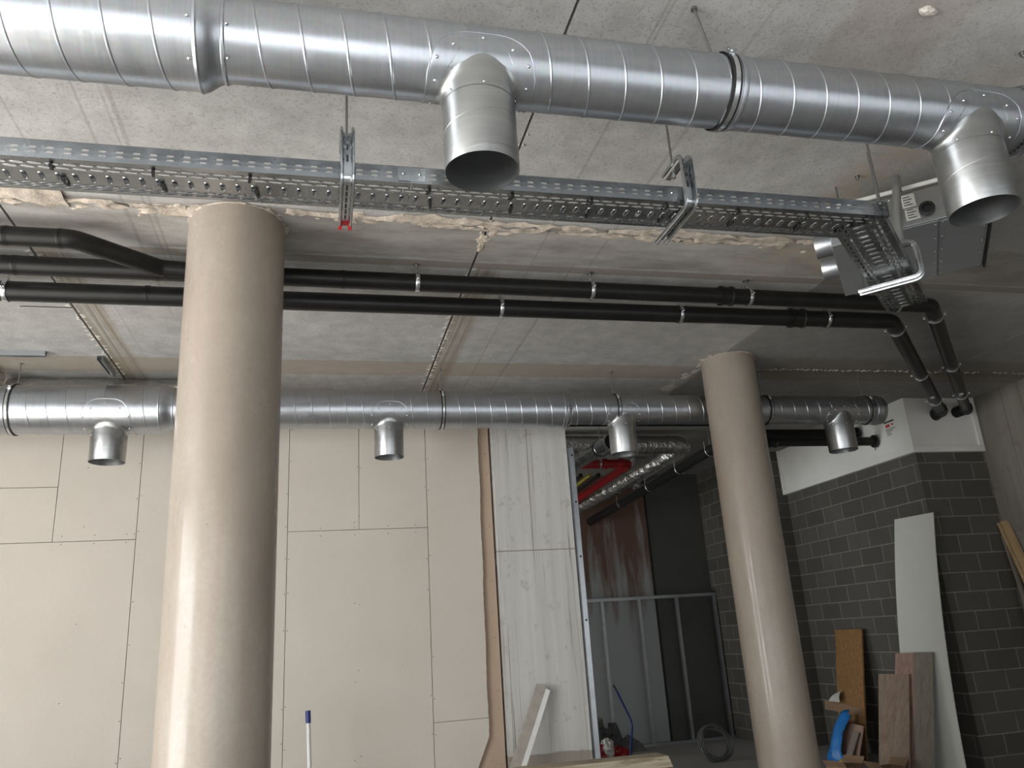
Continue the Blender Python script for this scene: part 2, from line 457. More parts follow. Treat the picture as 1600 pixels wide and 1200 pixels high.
# rear wall of plasterboard sheets
wr = MB().box((-7.5, 7.385, 0), (1.585, 7.52, CZ)).build('wall_rear', M['board_back'])
tag(wr, 'rear wall lined with beige plasterboard sheets', 'wall', kind='structure')
G = .002
def sheet(x0, x1, z0, z1):
    MB().box((x0+G, 7.35, z0+G), (x1-G, 7.3845, z1-G)).build('plasterboard_sheet', M['board'], wr, bevel=.002, kind='structure')
for b in [(-7.5, -2.17, 3.045, CZ), (-7.5, -2.17, 2.583, 3.045), (-2.17, -1.527, 2.583, CZ), (-2.75, -1.527, 0, 2.583), (-7.5, -2.75, 0, 2.583),
          (-1.527, -.285, 0, CZ), (-.285, .34, 2.606, CZ), (.34, .962, 2.606, CZ), (-.285, .962, 0, 2.606)]:
    sheet(*b)
# last sheets with a torn edge
rnd = random.Random(12)
def torn(z0, z1, cut=0):
    pts = [(.962+G, 7.35, z0+G)]
    n = int((z1-z0)/.022)
    for i in range(n+1):
        z = z0+G+(z1-z0-2*G)*i/n
        x = 1.432+.0125*z+rnd.uniform(-.0035, .0035)+.003*math.sin(z*9)
        if cut and z < cut: x = 1.442-(cut-z)*.46
        pts.append((x, 7.35, z))
    pts.append((.962+G, 7.35, z1-G))
    MB().prism(pts, (0, .0345, 0)).build('plasterboard_sheet', M['board'], wr, sharp=5, kind='structure')
torn(0, .935, .78); torn(.935, CZ)
m = MB()
for x in (-.285, .962, -1.527):
    z = .25
    while z < 3.75:
        for s in (-.012, .013):
            if random.random() < .75: m.dome((x+s*1.2, 7.3495, z+random.uniform(-.03, .03)), (0, -1, 0), .0045, .002, 6)
        z += .3
for x in (-1.95, -.9, .33, .33):
    for z in (.75, 1.35, 1.9, 2.75, 3.2):
        m.dome((x+random.uniform(-.04, .04), 7.3495, z+random.uniform(-.08, .08)), (0, -1, 0), .0045, .002, 6)
for z in (2.56, 2.63):
    for x in (-2.1, -1.85, -1.6, 0, .3, .6, .85): m.dome((x, 7.3495, z), (0, -1, 0), .0045, .002, 6)
for z in (.55, 1.0, 1.15, 1.6, 2.1, 2.6, 3.1, 3.3): m.dome((1.55, 7.3845, z), (0, -1, 0), .0045, .002, 6)
m.build('screw_heads', M['screw'], wr, kind='structure')

# concrete pier at the opening
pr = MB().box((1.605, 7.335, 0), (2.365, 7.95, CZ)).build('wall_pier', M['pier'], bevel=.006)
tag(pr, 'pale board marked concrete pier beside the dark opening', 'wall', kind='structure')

# right hand walls
wl = MB().box((6.45, 7.40, 0), (7.6, 10.03, CZ)).build('wall_block', [M['blocks_y']])
tag(wl, 'grey concrete block wall at the right of the opening', 'wall', kind='structure')
me = wl.data
me.materials.append(M['blocks_x'])
for pl in me.polygons:
    if abs(pl.normal.y) > .5: pl.material_index = 1
wc = MB().box((7.36, -4.2, 0), (7.55, 7.395, CZ)).build('wall_right', M['wall_concrete'])
tag(wc, 'right side wall of streaky board marked concrete', 'wall', kind='structure')
wb_ = MB().box((5.87, 10.035, 0), (6.6, 11.58, CZ)).build('wall_block_return', M['blocks_y'])
tag(wb_, 'dark block wall return at the back of the store room', 'wall', kind='structure')
wk = MB().box((3.0, 11.6, 0), (4.93, 11.75, CZ)).build('wall_back', M['stained'])
tag(wk, 'back wall panel with brown water stains', 'wall', kind='structure')
MB().box((4.95, 11.59, 0), (6.7, 11.75, CZ)).build('grey_panel', M['grey_board'], wk, kind='structure')
MB().box((4.926, 11.585, 0), (4.955, 11.60, CZ)).build('panel_strip', M['void'], wk, kind='structure')
MB().box((-6.6, 11.6, 0), (3.0, 11.75, CZ)).build('back_panel', M['grey_board'], wk, kind='structure')
# outer shell behind the camera with wide shop-front openings to daylight; right front one added for the ducts
wf = MB().box((-6.5, -2.0, 0), (-4.0, -1.8, CZ)).box((.98, -2.0, 0), (1.15, -1.8, CZ)).box((6.3, -2.0, 0), (7.36, -1.8, CZ)).box((-4.0, -2.0, 3.05), (.98, -1.8, CZ)).box((1.15, -2.0, 3.05), (6.3, -1.8, CZ)).build('wall_front', M['wall_concrete'])
tag(wf, 'concrete wall behind the viewer with a wide daylight opening', 'wall', kind='structure')
ws = MB().box((-6.7, -2.0, 0), (-6.5, -1.5, CZ)).box((-6.7, 3.6, 0), (-6.5, 8.2, CZ)).box((-6.7, -1.5, 3.2), (-6.5, 3.6, CZ)).box((-6.7, 10.8, 0), (-6.5, 12.0, CZ)).box((-6.7, 8.2, 2.75), (-6.5, 10.8, CZ)).build('wall_left', M['wall_concrete'])
tag(ws, 'left side wall with a wide daylight opening', 'wall', kind='structure')

# boxed-in white fire board band above the block wall
tr = MB().prism([(6.41, 10.0, 3.335), (6.41, 7.37, 3.335), (7.33, 7.37, 3.335), (7.33, 7.399, 3.335), (6.449, 7.399, 3.335), (6.449, 10.0, 3.335)], (0, 0, CZ-3.337)).build('trim_1', M['white_panel'], bevel=.003)
tag(tr, 'white fire board band boxed in above the block wall', 'trim', kind='structure')
MB().prism([(6.385, 10.03, 3.265), (6.385, 7.345, 3.265), (7.345, 7.345, 3.265), (7.345, 7.399, 3.265), (6.449, 7.399, 3.265), (6.449, 10.03, 3.265)], (0, 0, .07)).build('bottom_strip', M['white_panel'], tr, bevel=.003, kind='structure')
MB().box((6.385, 9.96, 3.336), (6.449, 10.03, CZ-.002)).build('end_strip', M['white_panel'], tr, bevel=.003, kind='structure')
MB().box((7.285, 7.345, 3.336), (7.345, 7.399, CZ-.002)).build('end_strip', M['white_panel'], tr, bevel=.003, kind='structure')
# printed marks on the white band
lb = thing('printed_label', (6.405, 7.66, 3.5), 'small printed label with black bars and red lettering on the white band', 'label')
MB().box((6.4075, 7.58, 3.50), (6.4095, 7.77, 3.71)).build('paper', M['white_panel'], lb)
def mark(y0, y1, z0, z1, mt, nm): MB().box((6.4062, y0, z0), (6.4075, y1, z1)).build(nm, mt, lb)
mark(7.58, 7.75, 3.690, 3.708, M['ink'], 'black_bar')
mark(7.66, 7.73, 3.635, 3.672, M['redink'], 'red_lettering')
mark(7.60, 7.63, 3.645, 3.668, M['redink'], 'red_triangle')
for k, (a, b) in enumerate([(7.58, 7.74), (7.62, 7.74), (7.66, 7.73), (7.65, 7.73)]):
    mark(a, b, 3.607-k*.021, 3.615-k*.021, M['ink'], 'text_line')

# ------------------------------------------------------------------ round columns
def column(x, y, r, label, n=72):
    o = MB().revolve([(0, r), (CZ-.004, r)], (x, y, 0), (0, 0, 1), n)
    o.add([], [])
    root = thing('round_column', (x, y, 0), label, 'column', kind='thing')
    o.build('shaft', M['column'], root, fix=True)
    m = MB(); rnd = random.Random(int(x*10))
    for k in range(40):
        a0 = 2*PI*k/40
        c = V((x+math.cos(a0)*(r-.01), y+math.sin(a0)*(r-.01), CZ-.005))
        w = rnd.uniform(.010, .022)*(2.5 if rnd.random() < .12 else 1)
        h = rnd.uniform(.005, .022)
        d = V((math.cos(a0), math.sin(a0), 0)); s = V((-d.y, d.x, 0))
        ln = r*PI/40*1.3
        m.add([c-s*ln, c+s*ln, c+d*w+s*ln*.8, c+d*w-s*ln*.8, c-s*ln+V((0, 0, -h)), c+s*ln+V((0, 0, -h))], [(0, 1, 5, 4), (4, 5, 2, 3), (0, 4, 3), (1, 2, 5)])
    m.build('plaster_collar', M['plaster'], root, kind=None)
    return root
column(-.471, 4.2, .257, 'thick beige concrete column standing nearest, in front of the plasterboard wall')
column(3.624, 6.235, .2385, 'slimmer-looking beige concrete column farther back, in front of the dark opening')

# ------------------------------------------------------------------ spiral ducts
def spiral(m, x0, x1, R, yc, zc, pitch=.137, ridge=.0023, n=72, phase=0):
    off = [0, .0028, .0062, .009, .012]; hh = [0, ridge, ridge, 0, 0]
    J = len(off)
    k0 = math.floor((x0-phase)/pitch)-1; k1 = math.ceil((x1-phase)/pitch)+1
    M0 = k0*n; M1 = k1*n
    vs = []; key = []
    for mm in range(M0, M1+n+1):
        s0 = pitch*mm/n + phase; a = -2*PI*mm/n
        ca = math.cos(a); sa = math.sin(a)
        for j in range(J):
            s = s0+off[j]; r = R+hh[j]
            cl = 0
            if s <= x0: s = x0; r = R; cl = -1
            elif s >= x1: s = x1; r = R; cl = 1
            vs.append((s, yc-r*ca, zc+r*sa)); key.append(cl)
    fs = []
    N = M1+n+1-M0
    for i in range(N-1):
        for j in range(J-1):
            q = (i*J+j, (i+1)*J+j, (i+1)*J+j+1, i*J+j+1)
            if abs(sum(key[t_] for t_ in q)) < 4: fs.append(q)
        if i+n+1 < N:
            q = (i*J+J-1, (i+1)*J+J-1, (i+1+n)*J, (i+n)*J)
            if abs(sum(key[t_] for t_ in q)) < 4: fs.append(q)
    used = sorted({i for f in fs for i in f}); mp = {o: k for k, o in enumerate(used)}
    m.add([vs[i] for i in used], [tuple(mp[i] for i in f) for f in fs])

def duct_section(name, root, x0, x1, R, yc, zc, phase=0):
    m = MB(); spiral(m, x0, x1, R, yc, zc, phase=phase)
    return m.build(name, M['duct'], root, sharp=24, fix=False)

def reducer(root, x0, x1, R0, R1, yc, zc, lab=None):
    lip = .004
    prof = [(x0-.012, R0+.001), (x0-.010, R0+lip), (x0-.002, R0+lip+.002), (x0, R0+lip), (x0+.004, R0+.002)]
    n = 6
    for i in range(n+1):
        s = i/n; e = s*s*(3-2*s)
        prof.append((x0+.004+(x1-x0-.004)*s, R0+(R1-R0)*e+.002))
    prof += [(x1+.004, R1+.005), (x1+.010, R1+.005), (x1+.014, R1+.001)]
    return MB().revolve([(s, r) for s, r in prof], (0, yc, zc), (1, 0, 0), 72).build('reducer', M['duct'], root, sharp=28)

def joint_band(root, x, R, yc, zc, w=.028, name='joint_band', mt='duct'):
    prof = [(x-w/2, R), (x-w/2, R+.004), (x-w/4, R+.006), (x+w/4, R+.006), (x+w/2, R+.004), (x+w/2, R)]
    return MB().revolve(prof, (0, yc, zc), (1, 0, 0), 72).build(name, M[mt], root, sharp=28)

def tee(root, x, yc, zc, R, rb, zb, hw=.185):
    """saddle tee pointing down; every piece belongs to the duct"""
    n = 64; zt = zc-R-.02
    # spout wall (outer, lip, inner)
    m = MB()
    m.revolve([(0, rb), (zt-zb-.001, rb), (zt-zb, rb-.0005), (zt-zb, rb-.0022), (-.0+.0, rb-.0022)], (x, yc, zt), (0, 0, -1), n)
    # helical seams
    pth = []
    for i in range(0, 97):
        a = 2*PI*i/48
        zz = zt-.02-.137*(i/48)
        if zz < zb+.012: break
        pth.append((x+rb*math.cos(-a+2.4), yc+rb*math.sin(-a+2.4), zz))
    m.tube(pth, .0014, 6)
    sp = m.build('branch_spout', M['spout'], root, sharp=30)
    # collar: from the spout ring up to the duct surface with a flare
    vs = []; fs = []; K = 6
    for i in range(n):
        f = 2*PI*i/n
        def on(rad):
            yy = max(-R*.9995, min(R*.9995, rad*math.sin(f)))
            return V((x+rad*math.cos(f), yc+yy, zc-math.sqrt(max(0, R*R-yy*yy))))
        fl = .028
        p2 = on(rb+fl)
        d = V((0, p2.y-yc, p2.z-zc)).normalized(); p2 = V((p2.x, yc, zc))+d*(R+.0035)
        pc = on(rb); p1 = V((pc.x, pc.y, min(pc.z-.03, zt+.2)))
        p0 = V((x+(rb+.0012)*math.cos(f), yc+(rb+.0012)*math.sin(f), zt-.018))
        if p1.z < p0.z+.004: p1.z = p0.z+.004
        ring = [p0, p1]
        for k in range(1, K+1):
            s = k/K
            ring.append(p1*(1-s)**2+pc*2*s*(1-s)+p2*s*s)
        vs += ring
    L = K+2
    for i in range(n):
        j = (i+1) % n
        for k in range(L-1): fs.append((i*L+k, j*L+k, j*L+k+1, i*L+k+1))
    MB().add(vs, fs).build('collar', M['spout'], sp, sharp=40)
    # saddle plate hugging the duct
    A0 = math.radians(100); nx = 28; na = 30; vs = []; fs = []
    for i in range(nx+1):
        s = -1+2*i/nx
        A = A0*(1-.42*abs(s)**3.5)
        if abs(s) > .86: A *= 1-.35*((abs(s)-.86)/.14)**2
        for k in range(na+1):
            a = -A+2*A*k/na
            vs.append((x+s*hw, yc-(R+.003)*math.sin(a), zc-(R+.003)*math.cos(a)))
    w = na+1
    for i in range(nx):
        for k in range(na): fs.append((i*w+k, (i+1)*w+k, (i+1)*w+k+1, i*w+k+1))
    m = MB().add(vs, fs)
    b = [i*w for i in range(nx+1)] + [nx*w+k for k in range(1, na+1)] + [(nx-i)*w+na for i in range(1, nx+1)] + [na-k for k in range(1, na)]
    m.tube([vs[i] for i in b], .0022, 6, closed=True)
    sd = m.build('saddle', M['duct'], sp, sharp=40)
    def rivet(c, d, r, h): MB().dome(c, d, r, h).build('rivet_head', M['clamp'], sp)
    for s, a in ((-.85, 1.0), (-.85, .45), (.85, 1.0), (.85, .45), (-.55, 1.35), (.55, 1.35), (0, 1.6), (-.85, -.45), (.85, -.45)):
        d = V((0, -math.sin(a), -math.cos(a)))
        rivet(V((x+s*hw, yc, zc))+d*(R+.003), d, .0065, .004)
    for a in (.3, 1.6, 2.6, 4.0, 5.2):
        d = V((math.cos(-a), math.sin(-a), 0)); rivet(V((x, yc, zt-.006))+d*(rb+.001), d, .006, .004)
    return sp

def hanger(x, yc, zc, R, label, group, name='duct_hanger', ztop=CZ, tilt=0, drop=None):
    root = thing(name, (x, yc, zc), label, 'duct hanger', group)
    for nm, r, wd, mt in (('rubber_lining', R+.0075, .036, 'rubber'), ('clamp_ring', R+.0105, .018, 'clamp')):
        MB().revolve([(-wd/2, R+.0035), (-wd/2, r), (wd/2, r), (wd/2, R+.0035)], (x, yc, zc), (1, 0, 0), 72).build(nm, M[mt], root, sharp=30)
    a = math.radians(38)
    c = V((x, yc-(R+.016)*math.cos(a), zc+(R+.016)*math.sin(a)))
    d = V((0, -math.cos(a), math.sin(a))); tg = V((0, math.sin(a), math.cos(a)))
    m = MB().obox(c+tg*.012, (1, 0, 0), d, tg, (.012, .010, .003)).obox(c-tg*.012, (1, 0, 0), d, tg, (.012, .010, .003)).tube([c-tg*.022, c+tg*.022], .004, 8)
    m.build('clamp_bolt', M['clamp'], root)
    rod = MB().tube([(x, yc, zc+R+.006), (x-tilt, yc, ztop)], .0055, 8)
    rod.tube([(x, yc, zc+R+.006), (x, yc, zc+R+.028)], .011, 6)
    rod.tube([(x-tilt, yc, ztop-.012), (x-tilt, yc, ztop)], .012, 8)
    rod.build('hanger_rod', M['rod'], root)
    return root

Z0 = 3.508
# near duct
Y1 = 2.256
d1 = thing('ventilation_duct', (.5, Y1, Z0), 'large galvanised spiral duct running across the top of the view, with two open spouts', 'ventilation duct')
duct_section('wide_section', d1, -2.6, -.388, .166, Y1, Z0, .02)
reducer(d1, -.388, -.322, .166, .135, Y1, Z0)
duct_section('main_section', d1, -.32, 1.43, .135, Y1, Z0+.003, .05)
duct_section('end_section', d1, 1.43, 2.78, .1345, Y1, Z0+.003, .03)
joint_band(d1, 1.49, .135, Y1, Z0+.003, .02)
tee(d1, .515, Y1, Z0+.003, .135, .126, 3.085)
tee(d1, 2.530, Y1, Z0+.003, .1345, .128, 3.075)
m = MB().revolve([(2.77, .135), (2.77, .141), (2.785, .143), (2.80, .141), (2.80, .150), (2.806, .150), (2.806, .138), (2.835, .136), (2.84, .0001)], (0, Y1, Z0+.003), (1, 0, 0), 72)
ec = m.build('end_cap', M['duct'], d1, sharp=28)
m = MB()
for k in range(44):
    a = 2*PI*k/44; d = V((0, math.cos(a), math.sin(a))); s = V((0, -d.z, d.y)); c = V((2.772, Y1, Z0+.003))+d*.1385
    m.add([c-s*.006, c+s*.006, c+V((-.018, 0, 0))], [(0, 1, 2)])
m.build('seal_teeth', M['rubber'], ec, fix=False)
m = MB()
for a in (.5, 1.25, 2.0, 2.7):
    d = V((0, -math.sin(a), -math.cos(a)))
    for xx, rr in ((-.41, .169), (-.300, .139)):
        MB().dome(V((xx, Y1, Z0))+d*rr, d, .006, .004).build('rivet_head', M['clamp'], d1)
hanger(1.452, Y1, Z0+.003, .135, 'black-lined ring hanger with thin rod around the near duct, right of its middle spout', 'ring hangers on the ducts', tilt=.05)

# far duct
Y2 = 6.62; SF = 6.62/6.551
d2 = thing('ventilation_duct', (.5, Y2, Z0), 'long galvanised spiral duct farther back, in front of the plasterboard wall, with four short spouts', 'ventilation duct')
def zf(z): return 1.6+(z-1.6)*SF
duct_section('wide_section', d2, -3.9, -1.235*SF, .194*SF, Y2, zf(3.497), .0)
reducer(d2, -1.235*SF, -1.15*SF, .194*SF, .163*SF, Y2, zf(3.5))
duct_section('middle_section', d2, -1.15*SF, 2.12*SF, .163*SF, Y2, zf(3.503), .05)
reducer(d2, 2.09*SF, 2.15*SF, .163*SF, .136*SF, Y2, zf(3.505))
duct_section('narrow_section', d2, 2.15*SF, 5.30*SF, .136*SF, Y2, zf(3.51), .02)
tee(d2, -1.612*SF, Y2, zf(3.497), .194*SF, .131*SF, zf(3.075), .19)
tee(d2, .553*SF, Y2, zf(3.503), .163*SF, .122*SF, zf(3.088), .17)
tee(d2, 2.652*SF, Y2, zf(3.51), .136*SF, .124*SF, zf(3.095), .17)
tee(d2, 4.905*SF, Y2, zf(3.51), .136*SF, .133*SF, zf(3.105), .19)
MB().revolve([(s_*SF, r*SF) for s_, r in [(5.29, .136), (5.29, .142), (5.32, .144), (5.335, .148), (5.345, .148), (5.345, .14), (5.39, .138), (5.395, .0001)]], (0, Y2, zf(3.51)), (1, 0, 0), 72).build('end_cap', M['duct'], d2, sharp=28)
GH = 'ring hangers on the ducts'
hanger(-2.295*SF, Y2, zf(3.497), .194*SF, 'black-lined ring hanger at the left end of the far duct, under the strut', GH)
hanger(1.005*SF, Y2, zf(3.503), .163*SF, 'black-lined ring hanger on the far duct, right of the spout before the plasterboard', GH)
hanger(2.60*SF, Y2, zf(3.51), .136*SF+.0035, 'black-lined ring hanger right above the far-duct spout at the dark opening', GH)
hanger(4.13*SF, Y2, zf(3.51), .136*SF, 'black-lined ring hanger on the far duct, just right of the farther column', GH)
hanger(5.235*SF, Y2, zf(3.51), .136*SF, 'black-lined ring hanger at the dark right end of the far duct', GH)

# ------------------------------------------------------------------ cable tray
def slot_cell(m, o, u, v, nrm, cu, cv, hu, hv, a, b, along='u', rim=.0025):
    """one cell (centre cu,cv, half hu,hv) of a sheet with an embossed slot of half length a, half width b"""
    o = V(o); u = V(u); v = V(v); nrm = V(nrm)
    N = 16; A = []; B = []; C = []; D = []
    for i in range(N):
        th = 2*PI*i/N; c = math.cos(th); s = math.sin(th); mx = max(abs(c), abs(s)); rx, ry = c/mx, s/mx
        A.append((cu+hu*rx, cv+hv*ry, 0))
        def st(a_, b_):
            if along == 'u': return rx*(a_-b_)+b_*c, b_*s
            return a_ and (b_*c), ry*(a_-b_)+b_*s
        g = .0042
        x1, y1 = st(a+g, b+g); x2, y2 = st(a+g*.45, b+g*.45); x3, y3 = st(a, b)
        B.append((cu+x1, cv+y1, 0)); C.append((cu+x2, cv+y2, rim)); D.append((cu+x3, cv+y3, rim*.5))
    P = [o+u*p[0]+v*p[1]+nrm*p[2] for p in A+B+C+D]
    fs = []
    for r in range(3):
        for i in range(N):
            j = (i+1) % N
            fs.append((r*N+i, r*N+j, (r+1)*N+j, (r+1)*N+i))
    m.add(P, fs)
def quad(m, o, u, v, u0, u1, v0, v1):
    o = V(o); u = V(u); v = V(v)
    m.add([o+u*u0+v*v0, o+u*u1+v*v0, o+u*u1+v*v1, o+u*u0+v*v1], [(0, 1, 2, 3)])

TP = .0533
def tray_run(root, o, u, L, W=.205, H=.066, name='tray_length', nm=True, flanges=(1, 1)):
    """o: near lower corner; u: run direction; base spans to the left of u (v direction)"""
    u = V(u).normalized(); v = V((-u.y, u.x, 0)); up = V((0, 0, 1)); dn = -up
    m = MB(); n = max(1, int(round(L/TP))); p = L/n
    rows = [(.000, .022), (.026, .020), (.046, .020), None, (.139, .020), (.159, .020)]
    for i in range(n):
        c = p*(i+.5)
        quad(m, o, u, v, p*i, p*(i+1), 0, .023)
        slot_cell(m, o, u, v, dn, c, .034, p/2, .011, .0195, .0045, rim=.0016)
        slot_cell(m, o, u, v, dn, c-p/2, .057, p/2, .012, .0195, .0045, rim=.0016)
        # cross slot
        slot_cell(m, o, u, v, dn, c, .110, p/2, .041, .020, .0055, 'v', .003)
        slot_cell(m, o, u, v, dn, c, .161, p/2, .010, .0195, .0045, rim=.0016)
        slot_cell(m, o, u, v, dn, c-p/2, .181, p/2, .010, .0195, .0045, rim=.0016)
        quad(m, o, u, v, p*i, p*(i+1), .191, W)
    pl = m.build(name, M['tray'], root, sharp=50, fix=False)
    for side, on in ((0, flanges[0]), (1, flanges[1])):
        if not on: continue
        m = MB(); oo = V(o)+v*(W if side else 0); out = v if side else -v
        for i in range(n):
            c = p*(i+.5)
            quad(m, oo, u, up, p*i, p*(i+1), 0, .014)
            slot_cell(m, oo, u, up, out, c, .0225, p/2, .0085, .0115, .0036, rim=.0003)
            slot_cell(m, oo, u, up, out, c, .0395, p/2, .0085, .0115, .0036, rim=.0003)
            quad(m, oo, u, up, p*i, p*(i+1), .048, H)
        a = oo+up*H
        m.tube([a-out*.004, a+u*L-out*.004], .0045, 8)
        m.build('side_rail', M['tray'], pl, sharp=50, fix=False)
    return pl

ct = thing('cable_tray', (0, 2.63, 3.2), 'galvanised slotted cable tray hung under the ceiling, turning diagonally at its right end', 'cable tray')
TY = 2.535
tray_run(ct, (-2.35, TY, 3.2), (1, 0, 0), 2.66)
tray_run(ct, (.312, TY-.002, 3.1985), (1, 0, 0), 1.06)
tray_run(ct, (1.374, TY, 3.2), (1, 0, 0), .97)
bu = V((.74, .6725, 0)).normalized(); bv = V((-bu.y, bu.x, 0))
tray_run(ct, V((2.305, 2.525, 3.188)), bu, .86, name='diagonal_tray')
tray_run(ct, V((2.305, 2.525, 3.186))+bu*.862, bu, .33, name='diagonal_tray')
# mitred filler plate at the turn, splice plates
m = MB().prism([(2.30, TY-.003, 3.200), (2.36, TY+.06, 3.200), (2.36, TY+.066, 3.268), (2.30, TY-.003, 3.268)], (-.002, .0, 0))
m.build('corner_plate', M['tray'], ct)
for xx in (.312, 1.374):
    m = MB().box((xx-.05, TY-.0055, 3.206), (xx+.05, TY-.0032, 3.262))
    for dx in (-.03, .03): m.dome((xx+dx, TY-.0055, 3.235), (0, -1, 0), .006, .005)
    m.build('splice_plate', M['zinc'], ct)
# cable ties left in the slots
def tie(c, a, l):
    c = V(c); d = V((math.cos(a), math.sin(a), 0)); pth = [c-d*l/2+V((0, 0, .006)), c-d*l/2+V((0, 0, -.004)), c+V((0, 0, -.010)), c+d*l/2+V((0, 0, -.004)), c+d*l/2+V((0, 0, .006))]
    m = MB()
    s = V((-d.y, d.x, 0))*.0045
    for i in range(4):
        p, q = pth[i], pth[i+1]; nn = V((0, 0, -.0016)) if 0 < i < 3 else d*.0016
        m.hexa([p-s, p+s, q+s, q-s, p-s+nn, p+s+nn, q+s+nn, q-s+nn])
    m.obox(pth[1]+V((0, 0, -.003)), d, s, (0, 0, 1), (.006, .006, .004))
    m.build('cable_tie', M['rubber'], ct)
for k in range(-4, 7):
    x = .07+.317*k-.01
    tie((x, 2.581, 3.198), PI/2+.15, .034)
    if k != 0: tie((x+.02, 2.672, 3.198), PI/2-.1, .048)

# tray hangers: C profile strut under, beside and over the tray
def strut_sweep(m, path, side, w=.052, d=.023):
    """sweep a ribbed channel profile; side = constant width direction; inner face is towards the path's inside"""
    side = V(side).normalized(); P = [V(p) for p in path]
    prof = [(-.5, .2), (-.5, .75), (-.44, 1.0), (-.34, 1.0), (-.28, .75), (-.28, .25), (-.22, .0), (.22, .0), (.28, .25), (.28, .75), (.34, 1.0), (.44, 1.0), (.5, .75), (.5, .2),
            (.43, .2), (.43, .7), (.36, .7), (.36, .2), (.24, -.12), (-.24, -.12), (-.36, .2), (-.36, .7), (-.43, .7), (-.43, .2)]
    n = len(prof); vs = []
    for i, p in enumerate(P):
        tg = (P[min(i+1, len(P)-1)]-P[max(i-1, 0)]).normalized(); nn = side.cross(tg).normalized()
        for a, b in prof: vs.append(p+side*a*w+nn*b*d)
    fs = []
    for i in range(len(P)-1):
        for k in range(n):
            k2 = (k+1) % n; fs.append((i*n+k, i*n+k2, (i+1)*n+k2, (i+1)*n+k))
    fs.append(tuple(range(n))); fs.append(tuple((len(P)-1)*n+k for k in range(n)))
    m.add(vs, fs)

def tray_hanger(x, y0, label, u=(1, 0, 0), v=(0, 1, 0), cap=None, zb=3.176, ztop=3.385, top=.16, arm=.30, group='strut hangers of the cable tray', rod=True):
    u = V(u).normalized(); v = V(v).normalized(); o = V((x, y0, 0))
    root = thing('tray_hanger', (x, y0, zb), label, 'tray hanger', group)
    P = [o+v*arm+V((0, 0, zb)), o+V((0, 0, zb)), o+V((0, 0, ztop)), o+v*top+V((0, 0, ztop))]
    pth = fillet(P, .03, 6)
    m = MB(); strut_sweep(m, pth, u)
    st = m.build('strut', M['zinc'], root, sharp=32)
    # slots punched in the web, read as dark dashes
    for k in range(6):
        c = o+v*(.05+.042*k)+V((0, 0, zb-.0015)); MB().obox(c, v, u, (0, 0, 1), (.013, .0035, .0014)).build('web_slot', M['screw'], st)
    for k in range(2):
        c = o+V((0, 0, zb+.09+.05*k)); MB().obox(c-v*.0015, (0, 0, 1), u, v, (.013, .0035, .0014)).build('web_slot', M['screw'], st)
    rp = o+v*(.105)
    if rod:
        m = MB().tube([rp+V((0, 0, ztop-.03)), rp+V((0, 0, CZ))], .005, 8)
        m.build('hanger_rod', M['rod'], root)
        for z in (ztop-.020, ztop+.012): MB().tube([rp+V((0, 0, z-.006)), rp+V((0, 0, z+.006))], .010, 6).build('nut', M['clamp'], root)
    m = MB().tube([o+V((0, 0, ztop-.06))-v*.002, o+V((0, 0, ztop-.06))-v*.012], .008, 6)
    m.build('bolt', M['clamp'], root)
    if cap:
        c = o+v*(arm+.004)+V((0, 0, zb-.006))
        m = MB()
        strut_sweep(m, [c+V((0, 0, .004))-v*.012, c+V((0, 0, .004))+v*.006], u, .05, -.022)
        for s in (-1, 1): m.obox(c+u*s*.0185+V((0, 0, -.006)), u, v, (0, 0, 1), (.007, .008, .016))
        m.obox(c+V((0, 0, .004)), u, v, (0, 0, 1), (.02, .008, .006))
        m.build('end_cap', M['red'], root)
    return root
tray_hanger(.08, TY-.028, 'left strut hanger of the tray, with a red end cap, right of the near column', cap=True)
tray_hanger(1.405, TY-.028, 'middle strut hanger hooked around the tray, right of the hanging near-duct spout')
hb = V((2.305, 2.525, 0))+bu*.70-bv*.03
tray_hanger(hb.x, hb.y, 'strut hanger under the diagonal end of the tray, in front of the grey air unit', u=bu, v=bv, zb=3.163, ztop=3.33, top=.13, arm=.285)
# thin rod at the corner of the tray
root = thing('threaded_rod', (2.37, 2.60, 3.27), 'thin threaded rod from the ceiling down to the corner of the tray', 'rod')
MB().tube([(2.37, 2.60, 3.20), (2.37, 2.60, CZ)], .005, 8).build('rod', M['rod'], root)
MB().tube([(2.37, 2.60, 3.205), (2.37, 2.60, 3.217)], .011, 6).build('nut', M['clamp'], root)

# ------------------------------------------------------------------ black drain pipes
def pipe(root, name, pts, r, fr=.11, n=20, fn=10):
    return MB().tube(fillet(pts, fr, fn), r, n).build(name, M['black_pipe'], root, sharp=50)
def coupling(root, c, d, r, L=.09, name='coupling', lip=.009):
    c = V(c); d = V(d).normalized()
    MB().revolve([(-L/2, r), (-L/2, r+lip), (-L/2+.014, r+lip), (-L/2+.018, r+lip*.55), (L/2-.018, r+lip*.55), (L/2-.014, r+lip), (L/2, r+lip), (L/2, r)], c, d, 24).build(name, M['black_pipe'], root, sharp=35)
PA = 4.59; ra = .056
pa = thing('drain_pipe', (1.5, PA, 3.78), 'upper black drain pipe, hung from the brown ceiling strip, behind the cable tray', 'pipe')
zA = lambda x: 3.782-.0042*(x+1)
pipe(pa, 'pipe_run', [(-3.2, PA, zA(-3.2)), (2.70, PA, zA(2.7))], ra)
coupling(pa, (2.735, PA, zA(2.73)), (1, 0, 0), ra, .09, 'socket', .014)
eA = V((4.42, PA, 3.756)); wA = V((7.13, 7.26, 3.74))
pipe(pa, 'bend_run', [(2.77, PA, zA(2.77)), eA, wA-(wA-eA).normalized()*.02], ra, .12)
coupling(pa, wA-(wA-eA).normalized()*.04, wA-eA, ra+.002, .10, 'wall_elbow', .012)
